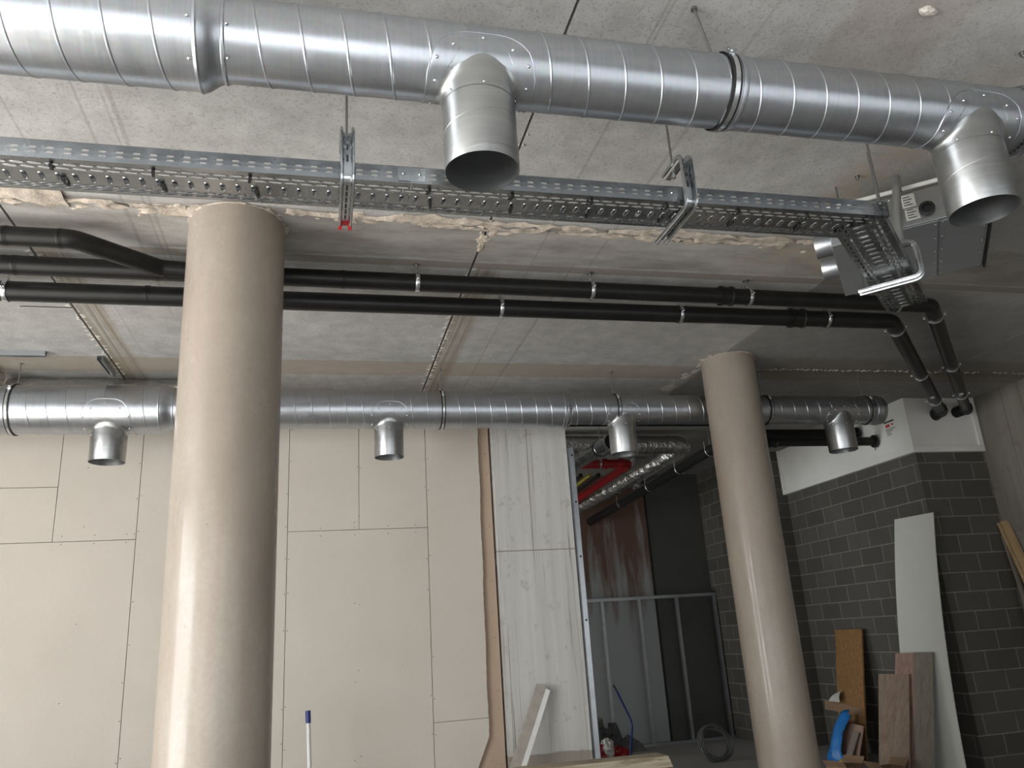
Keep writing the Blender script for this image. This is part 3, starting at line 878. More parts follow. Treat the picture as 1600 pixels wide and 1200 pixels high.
pipe(pa, 'wall_stub', [wA-(wA-eA).normalized()*.06, wA, wA+V((-.06, .15, -.02))], ra+.006, .05)
for xx in (-1.7, -.95, .12): coupling(pa, (xx, PA, zA(xx)), (1, 0, 0), ra, .006, 'joint_line', .0018)
# branch that drops into it on the left
pipe(pa, 'branch_pipe', [(-3.2, 4.20, 3.765), (-1.30, 4.20, 3.765), (-.93, 4.56, 3.785), (-.62, PA, 3.785)], .053, .10)
for xx in (-1.62, -1.36): coupling(pa, (xx, 4.20, 3.765), (1, 0, 0), .053, .008, 'joint_line', .0018)
coupling(pa, (-.85, 4.585, 3.785), (1, .1, 0), .055, .12, 'wye_collar', .004)
PBy = 4.857; rb_ = .061; PZ = 3.742
pb = thing('drain_pipe', (1.5, PBy, 3.74), 'lower black drain pipe in the picture, running just behind the other one', 'pipe')
pipe(pb, 'pipe_run', [(-3.2, PBy, PZ), (3.42, PBy, PZ-.008)], rb_)
coupling(pb, (3.45, PBy, PZ-.008), (1, 0, 0), rb_, .11, 'socket', .014)
eB = V((4.28, PBy, 3.735)); wB = V((6.78, 7.26, 3.72))
pipe(pb, 'bend_run', [(3.5, PBy, PZ-.008), eB, wB-(wB-eB).normalized()*.02], rb_, .13)
coupling(pb, wB-(wB-eB).normalized()*.04, wB-eB, rb_, .12, 'wall_elbow', .014)
pipe(pb, 'wall_stub', [wB-(wB-eB).normalized()*.06, wB, wB+V((.02, .15, -.03))], rb_+.008, .05)
for xx in (-2.45, -1.05): coupling(pb, (xx, PBy, PZ), (1, 0, 0), rb_, .008, 'joint_line', .0018)
for rt, s, e, pos, rr in ((pa, eA, wA, .73, ra), (pb, eB, wB, .72, rb_)):
    c = s.lerp(e, pos); d = (e-s).normalized(); q = V((-.35, -.45, -.82)); q = (q-d*q.dot(d)).normalized(); s2 = d.cross(q)
    m = MB()
    for k in range(3): m.obox(c+q*(rr+.0008)+d*(.03*k), d, s2, q, (.011, .02-.004*(k % 2), .0008))
    m.build('printed_mark', M['whitepaper'], rt)

def clamp_proto(r, rod, label, group, plate=False):
    root = thing('pipe_clamp', (0, 0, 0), label, 'pipe clamp', group)
    MB().revolve([(-.013, r+.0025), (-.013, r+.005), (-.006, r+.0075), (.006, r+.0075), (.013, r+.005), (.013, r+.0025)], (0, 0, 0), (1, 0, 0), 32).build('clamp_band', M['clamp'], root, sharp=40)
    for s in (-1, 1):
        m = MB()
        m.obox((0, s*(r+.014), 0), (1, 0, 0), (0, 1, 0), (0, 0, 1), (.010, .012, .005))
        m.tube([(0, s*(r+.018), -.014), (0, s*(r+.018), .014)], .0045, 6)
        m.build('clamp_ear', M['clamp'], root)
    m = MB().tube([(0, 0, r+.006), (0, 0, rod)], .0055, 8).tube([(0, 0, r+.006), (0, 0, r+.022)], .010, 6)
    m.build('clamp_rod', M['clamp'], root)
    m = MB().revolve([(0, .0001), (0, .024), (-.004, .024), (-.008, .010), (-.008, .0001)], (0, 0, rod), (0, 0, 1), 12)
    m.build('ceiling_plate', M['rod'], root)
    return root
GA = 'silver clamps on the black drain pipes'
first = clamp_proto(ra, CZ-3.775, 'silver clamp on the upper black pipe, first right of the near column', GA)
first.location = (.58, PA, zA(.58))
for x, lab in ((1.745, 'silver clamp on the upper black pipe, at the middle of the picture'), (2.91, 'silver clamp on the upper black pipe, just right of its thick socket'),
               (4.12, 'silver clamp on the upper black pipe, under the end of the diagonal tray')):
    z = zA(x) if x < 2.77 else zA(2.77)+(eA.z-zA(2.77))*(x-2.77)/(eA.x-2.77)
    dup(first, (x, PA, z), lab, 0)
diag = math.atan2(2.67, 2.71); dgb = math.atan2(wB.y-eB.y, wB.x-eB.x)
fd = clamp_proto(ra, CZ-3.752, 'silver clamp just past the bend of the right black diagonal pipe', GA)
fd.location = eA.lerp(wA, .07); fd.rotation_euler = (0, 0, diag)
dup(fd, eA.lerp(wA, .48), 'silver clamp halfway along the right black diagonal pipe', diag)
dup(fd, eA.lerp(wA, .80), 'silver clamp close to the wall on the right black diagonal pipe', diag)
firstB = clamp_proto(rb_, CZ-3.74, 'silver clamp on the lower black pipe, at the far left edge of the picture', GA)
firstB.location = (-1.83, PBy, PZ-.002)
for x, lab in ((1.18, 'silver clamp on the lower black pipe, just right of the slab joint'), (2.50, 'silver clamp on the lower black pipe, under the middle tray hanger'),
               (3.70, 'silver clamp on the lower black pipe, right of its socket above the farther column')):
    dup(firstB, (x, PBy, PZ-.008*(x+3.2)/6.62), lab, 0)
fe = clamp_proto(rb_, CZ-3.73, 'silver clamp just past the bend of the left black diagonal pipe', GA)
fe.location = eB.lerp(wB, .06); fe.rotation_euler = (0, 0, dgb)
dup(fe, eB.lerp(wB, .50), 'silver clamp halfway along the left black diagonal pipe', dgb)
dup(fe, eB.lerp(wB, .84), 'silver clamp close to the wall on the left black diagonal pipe', dgb)
# flat mounting rails lying above the pipes
for (x0, x1, y, lab) in ((-1.74, -1.42, 4.72, 'thin white metal strip between the black pipes at the left'), (-1.79, -1.50, 4.97, 'thin white metal strip under the lower black pipe at the left'),
                         (2.05, 2.55, 4.72, 'thin white metal strip between the black pipes above the middle')):
    tag(MB().box((x0, y, CZ-.075 if y < 4.9 else 3.69), (x1, y+.02, CZ-.069 if y < 4.9 else 3.696)).build('mounting_strip', M['clamp']), lab, 'metal strip', 'thin strips beside the black pipes')

# ------------------------------------------------------------------ air unit at the right
ua = math.radians(50); e1 = V((math.cos(ua), math.sin(ua), 0)); e2 = V((math.sin(ua), -math.cos(ua), 0)); O = V((2.70, 3.345, 0))
un = thing('air_handling_unit', (3.25, 3.55, 3.5), 'grey sheet metal air unit hung at the ceiling behind the diagonal tray', 'air handling unit')
def ubox(name, a0, a1, b0, b1, z0, z1, mt, parent=un, bev=.003):
    P = [O+e1*a+e2*b+V((0, 0, z)) for z in (z0, z1) for a, b in ((a0, b0), (a1, b0), (a1, b1), (a0, b1))]
    return MB().hexa(P).build(name, M[mt], parent, bevel=bev)
ub = ubox('casing', .0, .80, .10, .50, 3.5, 3.70, 'unitsteel')
ubox('spigot_box', -.0, .80, -.02, .098, 3.505, 3.695, 'unitsteel')
ubox('side_box', .02, .78, .502, .74, 3.505, 3.70, 'unitsteel')
ubox('end_flange', .0, .80, .742, .752, 3.49, 3.72, 'rubber', bev=0)
ubox('end_plate', -.012, -.001, .10, .58, 3.505, 3.695, 'spout')
for a in (.17, .52):
    c = O+e1*a+e2*(-.02)+V((0, 0, 3.60))
    MB().revolve([(0, .072), (.085, .072), (.09, .070), (.085, .066), (.0, .066), (.0, .0001)], c, -e2, 32).build('spigot', M['duct'], un, sharp=30)
for a in (.04, .22, .4, .58, .76):
    for b in (.115, .485, .52, .72): MB().dome(O+e1*a+e2*b+V((0, 0, 3.4995 if b < .5 else 3.5045)), (0, 0, -1), .007, .004).build('screw_head', M['clamp'], un)
for b in (.12, .3, .55):
    for z in (3.53, 3.68): MB().dome(O+e1*(-.012)+e2*b+V((0, 0, z)), -e1, .006, .004).build('screw_head', M['clamp'], un)
c = O+e1*(-.013)+e2*.462+V((0, 0, 3.575))
MB().revolve([(0, .038), (.02, .038), (.022, .034), (.022, .024), (.004, .022), (.004, .0001)], c, -e1, 24).build('drain_port', M['rubber'], un)
for k, (b0, z0, z1) in enumerate(((.355, 3.61, 3.685), (.36, 3.535, 3.60))):
    P = [O+e1*(-.0135)+e2*b+V((0, 0, z)) for b, z in ((b0, z0), (b0+.065, z0), (b0+.065, z1), (b0, z1))]
    st = MB().prism(P, e1*.001).build('sticker', M['whitepaper'], un)
    m = MB()
    for q in range(4):
        zz = z0+.012+.015*q; m.prism([O+e1*(-.0143)+e2*b+V((0, 0, z)) for b, z in ((b0+.008, zz), (b0+.05-.01*(q % 2), zz), (b0+.05-.01*(q % 2), zz+.005), (b0+.008, zz+.005))], e1*.0007)
    m.build('print_line', M['ink'], st)
for b in (.06, .68):
    for a in (.1, .7):
        MB().tube([O+e1*a+e2*b+V((0, 0, 3.69)), O+e1*a+e2*b+V((0, 0, CZ))], .005, 8).build('hanging_rod', M['rod'], un)
# pale conduit along the top edge of the unit
cd = thing('conduit', O+e1*(-.03)+e2*.2+V((0, 0, 3.72)), 'pale thin conduit running along the top edge of the air unit', 'conduit')
q0 = O+e1*(-.028)+e2*(-.05)+V((0, 0, 3.716)); q1 = O+e1*(-.028)+e2*.62+V((0, 0, 3.716))
MB().tube([q0, q1], .012, 10).build('tube', M['white_plastic'], cd)
m = MB()
for s in (.12, .62): m.tube(arc(q0.lerp(q1, s), e1, (0, 0, 1), .014, 0, 2*PI, 12), .003, 6)
m.build('cable_tie', M['rubber'], cd)
# grey insulated hose hooking down behind the tray
hs = thing('insulated_hose', (2.83, 2.98, 3.4), 'grey foam insulated hose hooking down behind the corner of the tray', 'hose')
pts = fillet([(2.935, 3.075, 3.775), (2.905, 3.055, 3.70), (2.862, 3.06, 3.50), (2.862, 3.075, 3.20)], .06, 8)
MB().tube(pts, .021, 16).build('foam_sleeve', M['grey_hose'], hs, sharp=60)

# ------------------------------------------------------------------ left: strut pieces and foil pipes near the far duct
for nm, c, ax, lab in (('strut_channel', (-2.37, 6.34, CZ-.021), (1, 0, 0), 'grey steel channel on the ceiling at the left edge, above the far duct'),
                       ('strut_channel', (-1.70, 6.62, CZ-.021), (0, 1, 0), 'short steel channel on the ceiling pointing away, beside the slab joint')):
    ax = V(ax); sd = V((-ax.y, ax.x, 0)); L = .31 if ax.x else .21; c = V(c)
    m = MB().obox(c+V((0, 0, .018)), ax, sd, (0, 0, 1), (L, .0205, .0015))
    for s in (-1, 1):
        m.obox(c+sd*s*.0205, ax, sd, (0, 0, 1), (L, .0012, .0195)); m.obox(c+sd*s*.0155+V((0, 0, -.019)), ax, sd, (0, 0, 1), (L, .006, .0012))
    tag(m.build(nm, M['stud']), lab, 'strut', 'steel channels on the ceiling at the left')
fp = thing('insulated_pipe', (-1.5, 6.97, 3.775), 'foil wrapped pipe lying behind the far duct at the left', 'pipe')
pth = [(-2.5+.055*i, 6.97, 3.772) for i in range(31)]
MB().tube(pth, [.115+random.uniform(-.005, .005) for _ in pth], 20).build('foil_wrap', M['foil'], fp, sharp=70)
fq = thing('insulated_pipe', (-2.8, 6.4, 3.7), 'foil wrapped pipe coming in diagonally at the left edge, above the far duct', 'pipe')
pth = [V((-3.1, 5.95, 3.812)).lerp(V((-2.53, 6.80, 3.812)), i/16) for i in range(17)]
MB().tube(pth, [.079+random.uniform(-.004, .004) for _ in pth], 20).build('foil_wrap', M['foil'], fq, sharp=70)
m = MB(); m.tube(arc(V((-2.75, 6.475, 3.812)), V((-.83, .55, 0)), (0, 0, 1), .084, 0, 2*PI, 24), .004, 6, closed=False)
m.build('wire_tie', M['clamp'], fq)

# ------------------------------------------------------------------ back room services
GB = 'pipes in the back room'
# silver spiral duct entering from the left
q = thing('ventilation_duct', (2.9, 8.6, 3.5), 'small dark silver duct end slanting away behind the far-duct spout', 'ventilation duct')
a = V((2.95, 7.60, 3.468)); b = V((2.90, 9.05, 3.50)); dd = (b-a).normalized()
MB().revolve([(0, .082), (0, .088), (.02, .09), (.025, .085), (.30, .085), (.305, .088), (.315, .085), ((b-a).length, .085), ((b-a).length, .0001)], a, dd, 32).build('duct_pipe', M['zinc'], q, sharp=30)
MB().revolve([(.0, .080), (.10, .079), (.10, .0001)], a, dd, 32).build('open_mouth', M['void'], q, sharp=30)
MB().revolve([(.32, .088), (.32, .094), (.345, .094), (.345, .088)], a, dd, 32).build('clamp_ring', M['rubber'], q)
MB().tube([a+dd*.33+V((0, 0, .094)), a+dd*.33+V((0, 0, CZ-3.48))], .005, 8).build('hanger_rod', M['clamp'], q)
q = thing('insulated_pipe', (4.4, 8.9, 3.7), 'foil wrapped pipe bending away from us inside the dark back room', 'pipe')
def foil_path(pth, st=.06):
    out = []
    for i in range(len(pth)-1):
        k = max(1, int((pth[i+1]-pth[i]).length/st))
        for j in range(k): out.append(pth[i].lerp(pth[i+1], j/k))
    return out+[pth[-1]]
fine_p = foil_path(fillet([(2.2, 8.9, 3.745), (4.46, 8.9, 3.74), (3.70, 11.5, 3.35)], .16, 10))
MB().tube(fine_p, [.113+random.uniform(-.004, .004) for _ in fine_p], 20).build('foil_wrap', M['foil'], q, sharp=70)
for k in (12, 26, 48, 66):
    if k+1 < len(fine_p):
        MB().revolve([(-.012, .114), (-.012, .120), (.012, .120), (.012, .114)], fine_p[k], fine_p[k+1]-fine_p[k], 20).build('tape_band', M['clamp'], q)
q2 = thing('insulated_pipe', (4.4, 9.8, 3.4), 'second, thinner foil pipe running under the bent foil pipe towards the back wall', 'pipe')
fine_p = foil_path(fillet([(4.54, 9.1, 3.53), (4.27, 10.25, 3.40), (4.29, 10.3, CZ-.012)], .08, 6))
MB().tube(fine_p, [.058+random.uniform(-.003, .003) for _ in fine_p], 16).build('foil_wrap', M['foil'], q2, sharp=70)
q = thing('sprinkler_pipe', (3.5, 9.4, 3.6), 'bright red sprinkler pipe with an elbow inside the dark back room', 'pipe')
MB().tube(fillet([(2.6, 9.4, 3.618), (3.87, 9.4, 3.618), (3.56, 11.2, 3.40)], .08, 8), .058, 20).build('pipe_run', M['red_pipe'], q, sharp=50)
for s_ in (3.52, 3.74): MB().revolve([(-.025, .058), (-.025, .07), (.025, .07), (.025, .058)], (s_, 9.4, 3.618), (1, 0, 0), 20).build('coupling', M['red_pipe'], q, sharp=35)
MB().revolve([(-.012, .059), (-.012, .064), (.012, .064), (.012, .059)], (3.45, 9.4, 3.618), (1, 0, 0), 20).build('clamp_band', M['clamp'], q)
for (x, r, mt, lab, nm) in ((3.34, .022, 'yellow', 'thin yellow gas pipe among the black pipes in the back room', 'gas_pipe'), (3.22, .024, 'black_pipe', 'thin black pipe left of the yellow one in the back room', 'service_pipe'),
                            (3.46, .026, 'black_pipe', 'thin black pipe right of the yellow one in the back room', 'service_pipe')):
    tag(MB().tube([(x, 9.50, 3.50), (x, 11.2, 3.42)], r, 12).build(nm, M[mt], sharp=50), lab, 'pipe', GB)
q = thing('drain_pipe', (4.3, 9, 3.4), 'black pipe with silver clamp loops slanting under the foil pipe in the back room', 'pipe')
l0 = V((4.28, 7.0, 3.50)); l1 = V((4.01, 11.58, 3.19))
MB().tube([l0, l1], .06, 20).build('pipe_run', M['black_pipe'], q, sharp=50)
for k in (.06, .2, .36, .54, .74):
    c = l0.lerp(l1, k)
    MB().tube([c+V((-.066, 0, .10))]+arc(c, (-1, 0, 0), (0, 0, -1), .066, 0, PI, 12)+[c+V((.066, 0, .10))], .005, 6).build('clamp_loop', M['clamp'], q)
    if k < .3: MB().tube([c+V((0, 0, .062)), V((c.x, c.y, CZ-.003))], .004, 6).build('hanger_rod', M['clamp'], q)
q = thing('drain_pipe', (3.6, 7.75, 3.72), 'black pipe high up in the back room, hidden in shade over the foil pipe', 'pipe')
MB().tube([(2.2, 7.78, 3.73), (4.7, 7.78, 3.73)], .05, 16).build('pipe_run', M['black_pipe'], q, sharp=50)
# two black pipes that run into the white band
for (y, z, x0, xs, lab) in ((8.21, 3.70, 4.6, 5.05, 'black pipe entering the white band, upper one under the end of the far duct'), (7.93, 3.53, 4.5, 5.02, 'black pipe entering the white band, lower one under the end of the far duct')):
    q = thing('drain_pipe', (5.2, y, z), lab, 'pipe')
    MB().tube([(x0, y, z), (6.40, y, z)], .052, 20).build('pipe_run', M['black_pipe'], q, sharp=50)
    coupling(q, (xs, y, z), (1, 0, 0), .052, .10, 'socket', .013)
    MB().revolve([(-.012, .052), (-.012, .075), (.012, .075), (.012, .052)], (6.375, y, z), (1, 0, 0), 24).build('wall_collar', M['rubber'], q)
    m = MB()
    for k in range(3):
        an = .5+k*2.1; d = V((0, math.cos(an), math.sin(an))); m.obox(V((6.37, y, z))+d*.088, d, V((1, 0, 0)).cross(d), (1, 0, 0), (.02, .006, .005))
    m.build('collar_lug', M['clamp'], q)

# metal stud frame in front of the back wall
sf = thing('stud_frame', (5.0, 11.45, 0), 'metal stud partition frame in front of the grey back panels', 'stud frame')
def cstud(x0, x1, y0, y1, z0, z1, name, open_dir=1):
    m = MB()
    if name == 'stud':
        m.box((x0, y0, z0), (x1, y0+.002, z1)).box((x0, y0, z0), (x0+.002, y1, z1)).box((x0, y1-.002, z0), (x1, y1, z1)).box((x1-.002, y0, z0), (x1, y0+.012, z1))
    else:
        m.box((x0, y0, z1-.002), (x1, y1, z1)).box((x0, y0, z0), (x1, y0+.002, z1)).box((x0, y1-.002, z0), (x1, y1, z1))
    m.build(name, M['stud'], sf)
TZ = 2.0
cstud(3.3, 5.86, 11.42, 11.49, TZ, TZ+.045, 'top_track')
cstud(3.3, 5.86, 11.42, 11.49, .0, .04, 'bottom_track')
for x in (4.0, 4.58, 5.18, 5.80): cstud(x, x+.05, 11.43, 11.48, .04, TZ, 'stud')
# channel on the pier edge
ch = thing('edge_channel', (2.40, 7.3, 0), 'upright galvanised channel along the right edge of the concrete pier', 'channel')
m = MB().box((2.372, 7.30, .42), (2.425, 7.303, CZ-.56)).box((2.372, 7.30, .42), (2.375, 7.36, CZ-.56)).box((2.422, 7.30, .42), (2.425, 7.36, CZ-.56))
m.build('profile', M['stud'], ch)
MB().box((2.372, 7.30, 0), (2.425, 7.36, .42)).build('foot_block', M['rag'], ch)
for z in (3.26, 2.80, 2.28, 1.7): MB().dome((2.40, 7.2995, z), (0, -1, 0), .011, .006, 10).build('bolt_head', M['ink'], ch)

# ------------------------------------------------------------------ boards leaning on the right
def leaning(name, foot0, foot1, top0, top1, th, mt, label=None, cat=None, bow=0, parent=None, group=None, jag=0, n=14, bev=.0):
    """sheet through two foot corners and two top corners; bow bends it outwards"""
    f0, f1, t0, t1 = map(V, (foot0, foot1, top0, top1)); nn = (f1-f0).cross(t0-f0).normalized()
    if nn.x > 0: nn = -nn
    rows = []
    rnd = random.Random(len(name)*7+int(foot0[1]*100))
    for i in range(n+1):
        s = i/n; b = nn*(bow*4*s*(1-s)); j = rnd.uniform(-1, 1)*jag
        L = f0.lerp(t0, s)+b; R = f1.lerp(t1, s)+b
        rows.append((L+(R-L).normalized()*j, R))
    m = MB(); vs = []
    for L, R in rows: vs += [L, R, L-nn*th, R-nn*th]
    fs = []
    for i in range(n):
        a, b = i*4, (i+1)*4
        fs += [(a, a+1, b+1, b), (a+2, b+2, b+3, a+3), (a, b, b+2, a+2), (a+1, a+3, b+3, b+1)]
    fs += [(0, 2, 3, 1), (n*4, n*4+1, n*4+3, n*4+2)]
    m.add(vs, fs)
    o = m.build(name, M[mt], parent, sharp=40, bevel=bev)
    if label: tag(o, label, cat, group)
    return o
leaning('white_sheet', (5.93, 7.80, 0), (5.93, 7.06, 0), (6.405, 7.90, 2.60), (6.405, 7.29, 2.585), .012, 'white_sheet', 'tall white board leaning on the corner of the block wall', 'board', bow=.06)
leaning('strand_board', (6.03, 9.21, 0), (6.03, 8.70, 0), (6.36, 9.34, 1.42), (6.36, 8.81, 1.42), .02, 'osb', 'orange brown strand board plank leaning on the block wall', 'plank', jag=.015)
GP = 'laminate boards leaning at the right'
leaning('laminate_plank', (5.59, 7.90, 0), (5.59, 7.45, 0), (5.95, 8.09, .958), (5.95, 7.605, .968), .012, 'walnut', 'brown walnut laminate board standing in front of two taller boards', 'plank', group=GP)
leaning('laminate_plank', (5.67, 7.80, 0), (5.67, 7.455, 0), (6.045, 7.87, 1.166), (6.045, 7.588, 1.174), .012, 'walnut_pink', 'pinkish walnut laminate board behind the shorter brown one', 'plank', group=GP)
leaning('laminate_plank', (5.665, 7.45, 0), (5.665, 7.20, 0), (6.04, 7.58, 1.178), (6.04, 7.305, 1.18), .012, 'grey_laminate', 'grey oak laminate board with chipped edge, nearest the white board', 'plank', group=GP, jag=.003)
leaning('laminate_offcut', (5.78, 9.02, 0), (5.78, 8.52, 0), (5.97, 9.05, .42), (5.97, 8.55, .39), .012, 'walnut_pink', 'short walnut laminate offcut in front of the strand board', 'plank', group=GP)
leaning('laminate_offcut', (5.70, 8.66, 0), (5.70, 8.56, 0), (5.90, 8.66, .33), (5.90, 8.56, .33), .012, 'grey_laminate', 'narrow light offcut in front of the short walnut offcut', 'plank', group=GP)
leaning('cardboard_strip', (6.135, 9.50, .49), (6.135, 8.78, .47), (6.15, 9.50, .60), (6.15, 8.79, .55), .004, 'cardboard', 'cardboard strip lying across the strand board plank', 'cardboard')
o = leaning('paper_scrap', (6.09, 9.32, .60), (6.09, 9.10, .60), (6.15, 9.20, .70), (6.15, 9.12, .72), .003, 'fibre', 'crumpled white scrap on the strand board above the cardboard strip', 'scrap', bow=.02)
# blue plastic film
pts = []
m = MB(); rnd = random.Random(5); W_, H_ = 8, 12; vs = []
for i in range(H_+1):
    s = i/H_
    for j in range(W_+1):
        u = j/W_
        vs.append((5.72+.25*s*s+rnd.uniform(-.012, .012)+.03*math.sin(u*9+s*3), 8.98-.30*u*(1-.35*s)-.06*s+rnd.uniform(-.01, .01), .48*s+.06*math.sin(u*PI)*s+.003))
fs = [(i*(W_+1)+j, i*(W_+1)+j+1, (i+1)*(W_+1)+j+1, (i+1)*(W_+1)+j) for i in range(H_) for j in range(W_)]
o = m.add(vs, fs).build('plastic_film', M['blue'], sharp=60); sm = o.modifiers.new('thick', 'SOLIDIFY'); sm.thickness = .004
tag(o, 'blue plastic film heaped beside the strand board', 'plastic film')
# cartons
def carton(c, sx, sy, h, rz, label):
    c = V(c); u = V((math.cos(rz), math.sin(rz), 0)); v = V((-u.y, u.x, 0))
    root = thing('cardboard_box', c, label, 'box', 'cardboard boxes at the right')
    MB().obox(c+V((0, 0, h/2+.001)), u, v, (0, 0, 1), (sx/2, sy/2, h/2)).build('carton', M['cardboard'], root, bevel=.003)
    for s in (-1, 1):
        p = c+u*s*sx/2+V((0, 0, h+.002)); MB().hexa([p-v*sy/2, p+v*sy/2, p+v*sy/2+u*s*.05+V((0, 0, .06)), p-v*sy/2+u*s*.05+V((0, 0, .06)), p-v*sy/2+V((0, 0, .004)), p+v*sy/2+V((0, 0, .004)), p+v*sy/2+u*s*.05+V((0, 0, .064)), p-v*sy/2+u*s*.05+V((0, 0, .064))]).build('flap', M['cardboard'], root)
carton((5.36, 8.12, 0), .30, .24, .10, .4, 'opened cardboard box on the floor in front of the brown laminate board')
carton((5.42, 7.52, 0), .26, .22, .15, .1, 'taller cardboard box on the floor below the grey laminate board')
q = thing('packet', (5.56, 8.42, 0), 'small yellow and white packet standing on the floor beside the open box', 'packet')
MB().obox((5.56, 8.44, .05), (1, .2, 0), (-.2, 1, 0), (0, 0, 1), (.02, .03, .05)).build('yellow_side', M['yellow'], q)
MB().obox((5.56, 8.385, .05), (1, .2, 0), (-.2, 1, 0), (0, 0, 1), (.02, .024, .05)).build('white_side', M['white_plastic'], q)
# battens on the concrete wall
GBt = 'pine battens leaning on the right wall'
def batten(foot, top, w, th, lab, mt='pine'):
    leaning('timber_batten', (foot[0], foot[1]+w, foot[2]), foot, (top[0], top[1]+w, top[2]), top, th, mt, lab, 'batten', group=GBt)
batten((7.20, 6.55, 0), (7.30, 7.275, 2.47), .075, .04, 'pine batten leaning on the right concrete wall, nearer of the two')
batten((7.17, 6.64, 0), (7.29, 7.36, 2.46), .032, .035, 'pine batten leaning on the right concrete wall, tucked behind the wider one', 'pine')
batten((7.10, 6.90, 0), (7.30, 7.36, 2.32), .03, .03, 'dark narrow batten in the corner, under the pine ones', 'grey_laminate')

# ------------------------------------------------------------------ things along the bottom edge
q = thing('marker_tube', (-.05, 6.9, 0), 'white plastic tube with a dark blue cap standing before the plasterboard', 'tube')
MB().tube([(-.035, 6.92, 0), (-.078, 6.90, 1.06)], .016, 14).build('tube', M['white_plastic'], q, sharp=50)
MB().tube([(-.078, 6.90, 1.055), (-.082, 6.90, 1.145)], [.020, .021], 14).build('cap', M['navy'], q, sharp=50)
# angle profile leaning on the pier
q = thing('angle_profile', (1.45, 7.1, 0), 'metal angle profile leaning on the foot of the concrete pier', 'profile')
f = V((1.36, 6.95, 0)); tp = V((1.965, 7.27, 1.15)); d = (tp-f).normalized()
w1 = V((-.95, .1, .3)); w1 = (w1-d*w1.dot(d)).normalized(); w2 = d.cross(w1)
if w2.y > 0: w2 = -w2
MB().obox(f.lerp(tp, .5)+w1*.045, d, w1, w2, ((tp-f).length/2, .045, .0015)).build('wide_leg', M['angle_shaded'], q)  # shade on this leg painted into its brown tone
w3 = (V((1, -.25, -.5))-d*V((1, -.25, -.5)).dot(d)).normalized()
MB().obox(f.lerp(tp, .49)+w3*.02, d, w3, d.cross(w3), ((tp-f).length/2, .022, .0015)).build('narrow_leg', M['white_plastic'], q)  # same metal; the light on this leg painted as white
# timber bench
q = thing('timber_trestle', (2.0, 6.0, 0), 'weathered timber plank raised at the bottom edge, before the concrete pier', 'plank')
MB().hexa([(1.35, 5.93, .62), (2.52, 5.93, .62), (2.50, 6.12, .62), (1.35, 6.12, .62), (1.35, 5.93, .705), (2.49, 5.93, .70), (2.48, 6.12, .70), (1.35, 6.12, .705)]).build('plank', M['old_timber'], q, bevel=.006)
for x in (1.5, 2.3):
    for y in (5.96, 6.09): MB().box((x-.03, y-.025, 0), (x+.03, y+.025, .62)).build('leg', M['old_timber'], q)
# rubbish in the back room
q = thing('rubbish_bag', (3.5, 10.8, 0), 'red and white crumpled bag on the back room floor behind the pier', 'bag')
def lump(c, r, seed, mt, nm, par, sq=(1, 1, 1), n=10):
    rnd = random.Random(seed); vs = []; fs = []
    for i in range(n+1):
        th = PI*i/n
        for j in range(2*n):
            ph = PI*j/n; k = r*rnd.uniform(.72, 1.15)
            vs.append((c[0]+sq[0]*k*math.sin(th)*math.cos(ph), c[1]+sq[1]*k*math.sin(th)*math.sin(ph), max(.002, c[2]+sq[2]*k*math.cos(th))))
    for i in range(n):
        for j in range(2*n): fs.append((i*2*n+j, i*2*n+(j+1) % (2*n), (i+1)*2*n+(j+1) % (2*n), (i+1)*2*n+j))
    return MB().add(vs, fs).build(nm, mt, par, sharp=20)
lump((3.42, 10.55, .10), .17, 3, M['red'], 'red_side', q, (1.2, 1, .8)); lump((3.58, 10.50, .16), .10, 6, M['white_plastic'], 'white_side', q, (1, 1, 1.2))
lump((3.78, 10.62, .08), .12, 9, M['red'], 'red_side', q, (1.1, 1, .7))
o = lump((3.55, 11.12, .22), .22, 21, M['rag'], 'rag_heap', None, (1.6, .9, 1.2)); tag(o, 'dark grey heap of rags behind the red and white bag', 'rags')
m = MB().prism([(3.88, 11.2, 0), (4.35, 11.1, 0), (4.30, 11.1, .10), (4.12, 11.12, .22), (4.05, 11.15, .16), (3.98, 11.18, .38), (3.88, 11.2, .38)], (0, .05, 0))
tag(m.build('broken_slab', M['rag']), 'broken grey slab piece standing against the stained back panel', 'slab')
q = thing('blue_cable', (3.8, 10.3, 0), 'dark blue cable rising from the back room floor', 'cable')
cb = fillet([(3.62, 10.2, .012), (3.78, 10.25, .03), (3.90, 10.35, .45), (3.74, 10.4, .86)], .25, 10)
MB().tube(cb, .014, 10).build('sheath', M['navy'], q, sharp=60)
MB().tube([cb[-1], cb[-1]+V((-.03, 0, .055))], [.010, .012], 8).build('end_tip', M['rubber'], q)
m = MB(); pts = []
for i in range(140):
    a = i*.32; r = .19+.03*math.sin(i*.37)
    pts.append((4.72+r*math.cos(a), 9.75+.35*r*math.sin(a)+.02*math.sin(i*.6), .20+r*.95*math.sin(a)+.008*math.sin(i*.5)))
tag(m.tube(pts, .010, 8).build('hose_coil', M['coil'], sharp=60), 'grey coil of hose on the dark back room floor', 'hose')

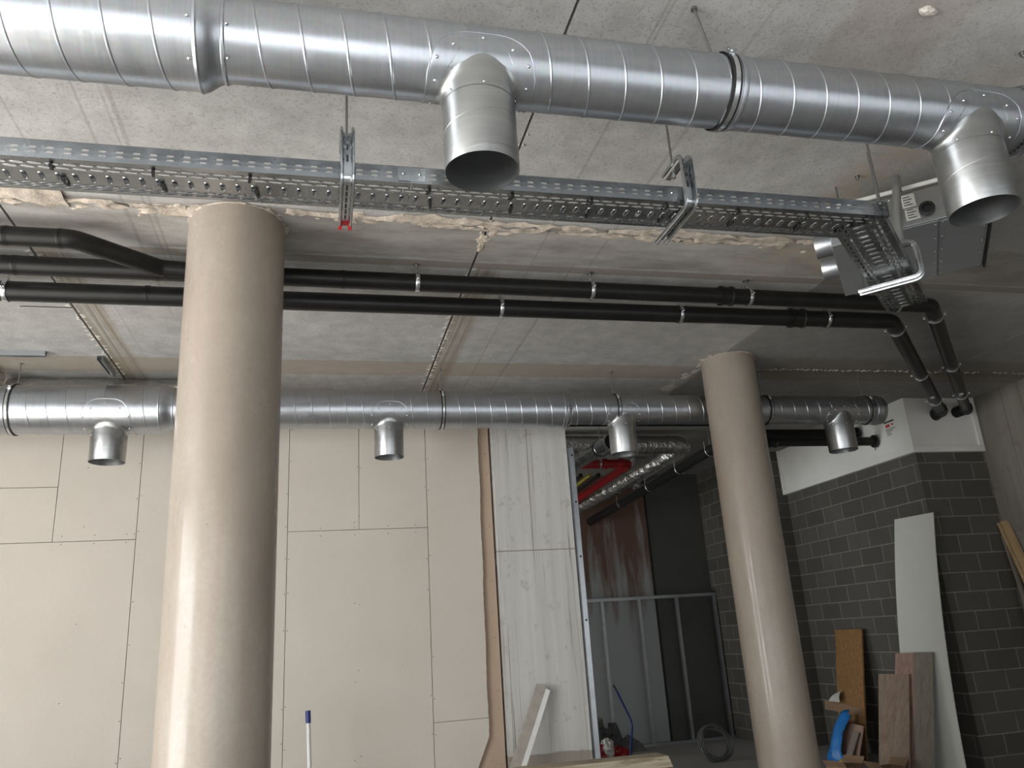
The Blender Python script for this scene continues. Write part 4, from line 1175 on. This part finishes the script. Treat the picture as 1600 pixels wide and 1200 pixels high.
# ------------------------------------------------------------------ small fixings in the ceiling
def fixing(name, c, label):
    q = thing(name, c, label, 'fixing', 'small fixings left in the ceiling'); c = V(c)
    MB().revolve([(0, .014), (-.006, .013), (-.008, .005), (-.03, .005), (-.03, .0001)], c, (0, 0, 1), 10).build('anchor', M['clamp'], q)
    MB().tube([c+V((0, 0, -.016)), c+V((0, 0, -.022))], .011, 6).build('nut', M['rod'], q)
fixing('ceiling_anchor', (2.86, 3.26, CZ), 'steel anchor bolt in the ceiling above the right part of the tray')
fixing('ceiling_anchor', (2.97, 2.26, CZ), 'steel anchor bolt in the ceiling at the top right edge')
o = lump((2.36, 2.11, CZ-.006), .03, 31, M['grout'], 'plaster_lump', None, (1.5, .7, .5), 6); tag(o, 'small white plaster lump stuck on the ceiling above the near duct', 'plaster')

# ------------------------------------------------------------------ light: daylight through the openings, plus a fill for the ducts
w = bpy.data.worlds.new('daylight'); sc.world = w; w.use_nodes = True
nt = w.node_tree; bg = nt.nodes['Background']; bg.inputs[0].default_value = (.80, .90, 1.0, 1); bg.inputs[1].default_value = .15
def area(name, loc, rot, sx, sy, power, col=(1, 1, 1)):
    l = bpy.data.lights.new(name, 'AREA'); l.shape = 'RECTANGLE'; l.size = sx; l.size_y = sy; l.energy = power; l.color = col
    o = bpy.data.objects.new(name, l); COL.objects.link(o); o.location = loc; o.rotation_euler = rot
    return o
area('daylight_left_opening', (-6.45, 1.0, 1.65), (PI/2, 0, -PI/2), 5.0, 3.0, 600, (.97, .985, 1.0))       # faces +X
area('daylight_front_opening', (-1.5, -1.75, 1.55), (PI/2, 0, 0), 4.8, 2.9, 125, (.94, .97, 1.0))      # faces +Y
area('duct_fill_light', (3.7, -1.75, 1.55), (PI/2, 0, 0), 5.0, 2.9, 62, (.94, .97, 1.0))      # faces +Y; dimmer lamp added to brighten the right part of the ducts
area('daylight_back_doorway', (-6.45, 9.5, 1.35), (PI/2, 0, -PI/2), 2.4, 2.6, 300, (.9, .96, 1.0))      # faces +X
s = bpy.data.lights.new('sun', 'SUN'); s.energy = 54; s.angle = .01; s.color = (1, .97, .92)
so = bpy.data.objects.new('sun', s); COL.objects.link(so)
sd = V((1, 0, -.75)).normalized(); so.rotation_euler = sd.to_track_quat('-Z', 'Y').to_euler()

# ------------------------------------------------------------------ camera
cam = bpy.data.cameras.new('camera'); co = bpy.data.objects.new('camera', cam); COL.objects.link(co)
cam.sensor_fit = 'HORIZONTAL'; cam.sensor_width = 36; cam.lens = 1238/1600*36; cam.clip_start = .05; cam.clip_end = 100
CAMR = [(0.972416, -0.010154, -0.233032), (-0.224687, -0.309038, -0.924127), (-0.062632, 0.950996, -0.302795)]
R = Matrix(CAMR)
mw = R.to_4x4(); mw.translation = (0, 0, 1.6); co.matrix_world = mw
sc.camera = co
sc.view_settings.view_transform = 'Standard'; sc.view_settings.look = 'None'; sc.view_settings.gamma = 1; sc.view_settings.exposure = -.08
sc.view_settings.use_curve_mapping = False
sc.cycles.use_denoising = True
sc.cycles.max_bounces = 8; sc.cycles.diffuse_bounces = 5; sc.cycles.glossy_bounces = 4
sc.cycles.sample_clamp_indirect = 6
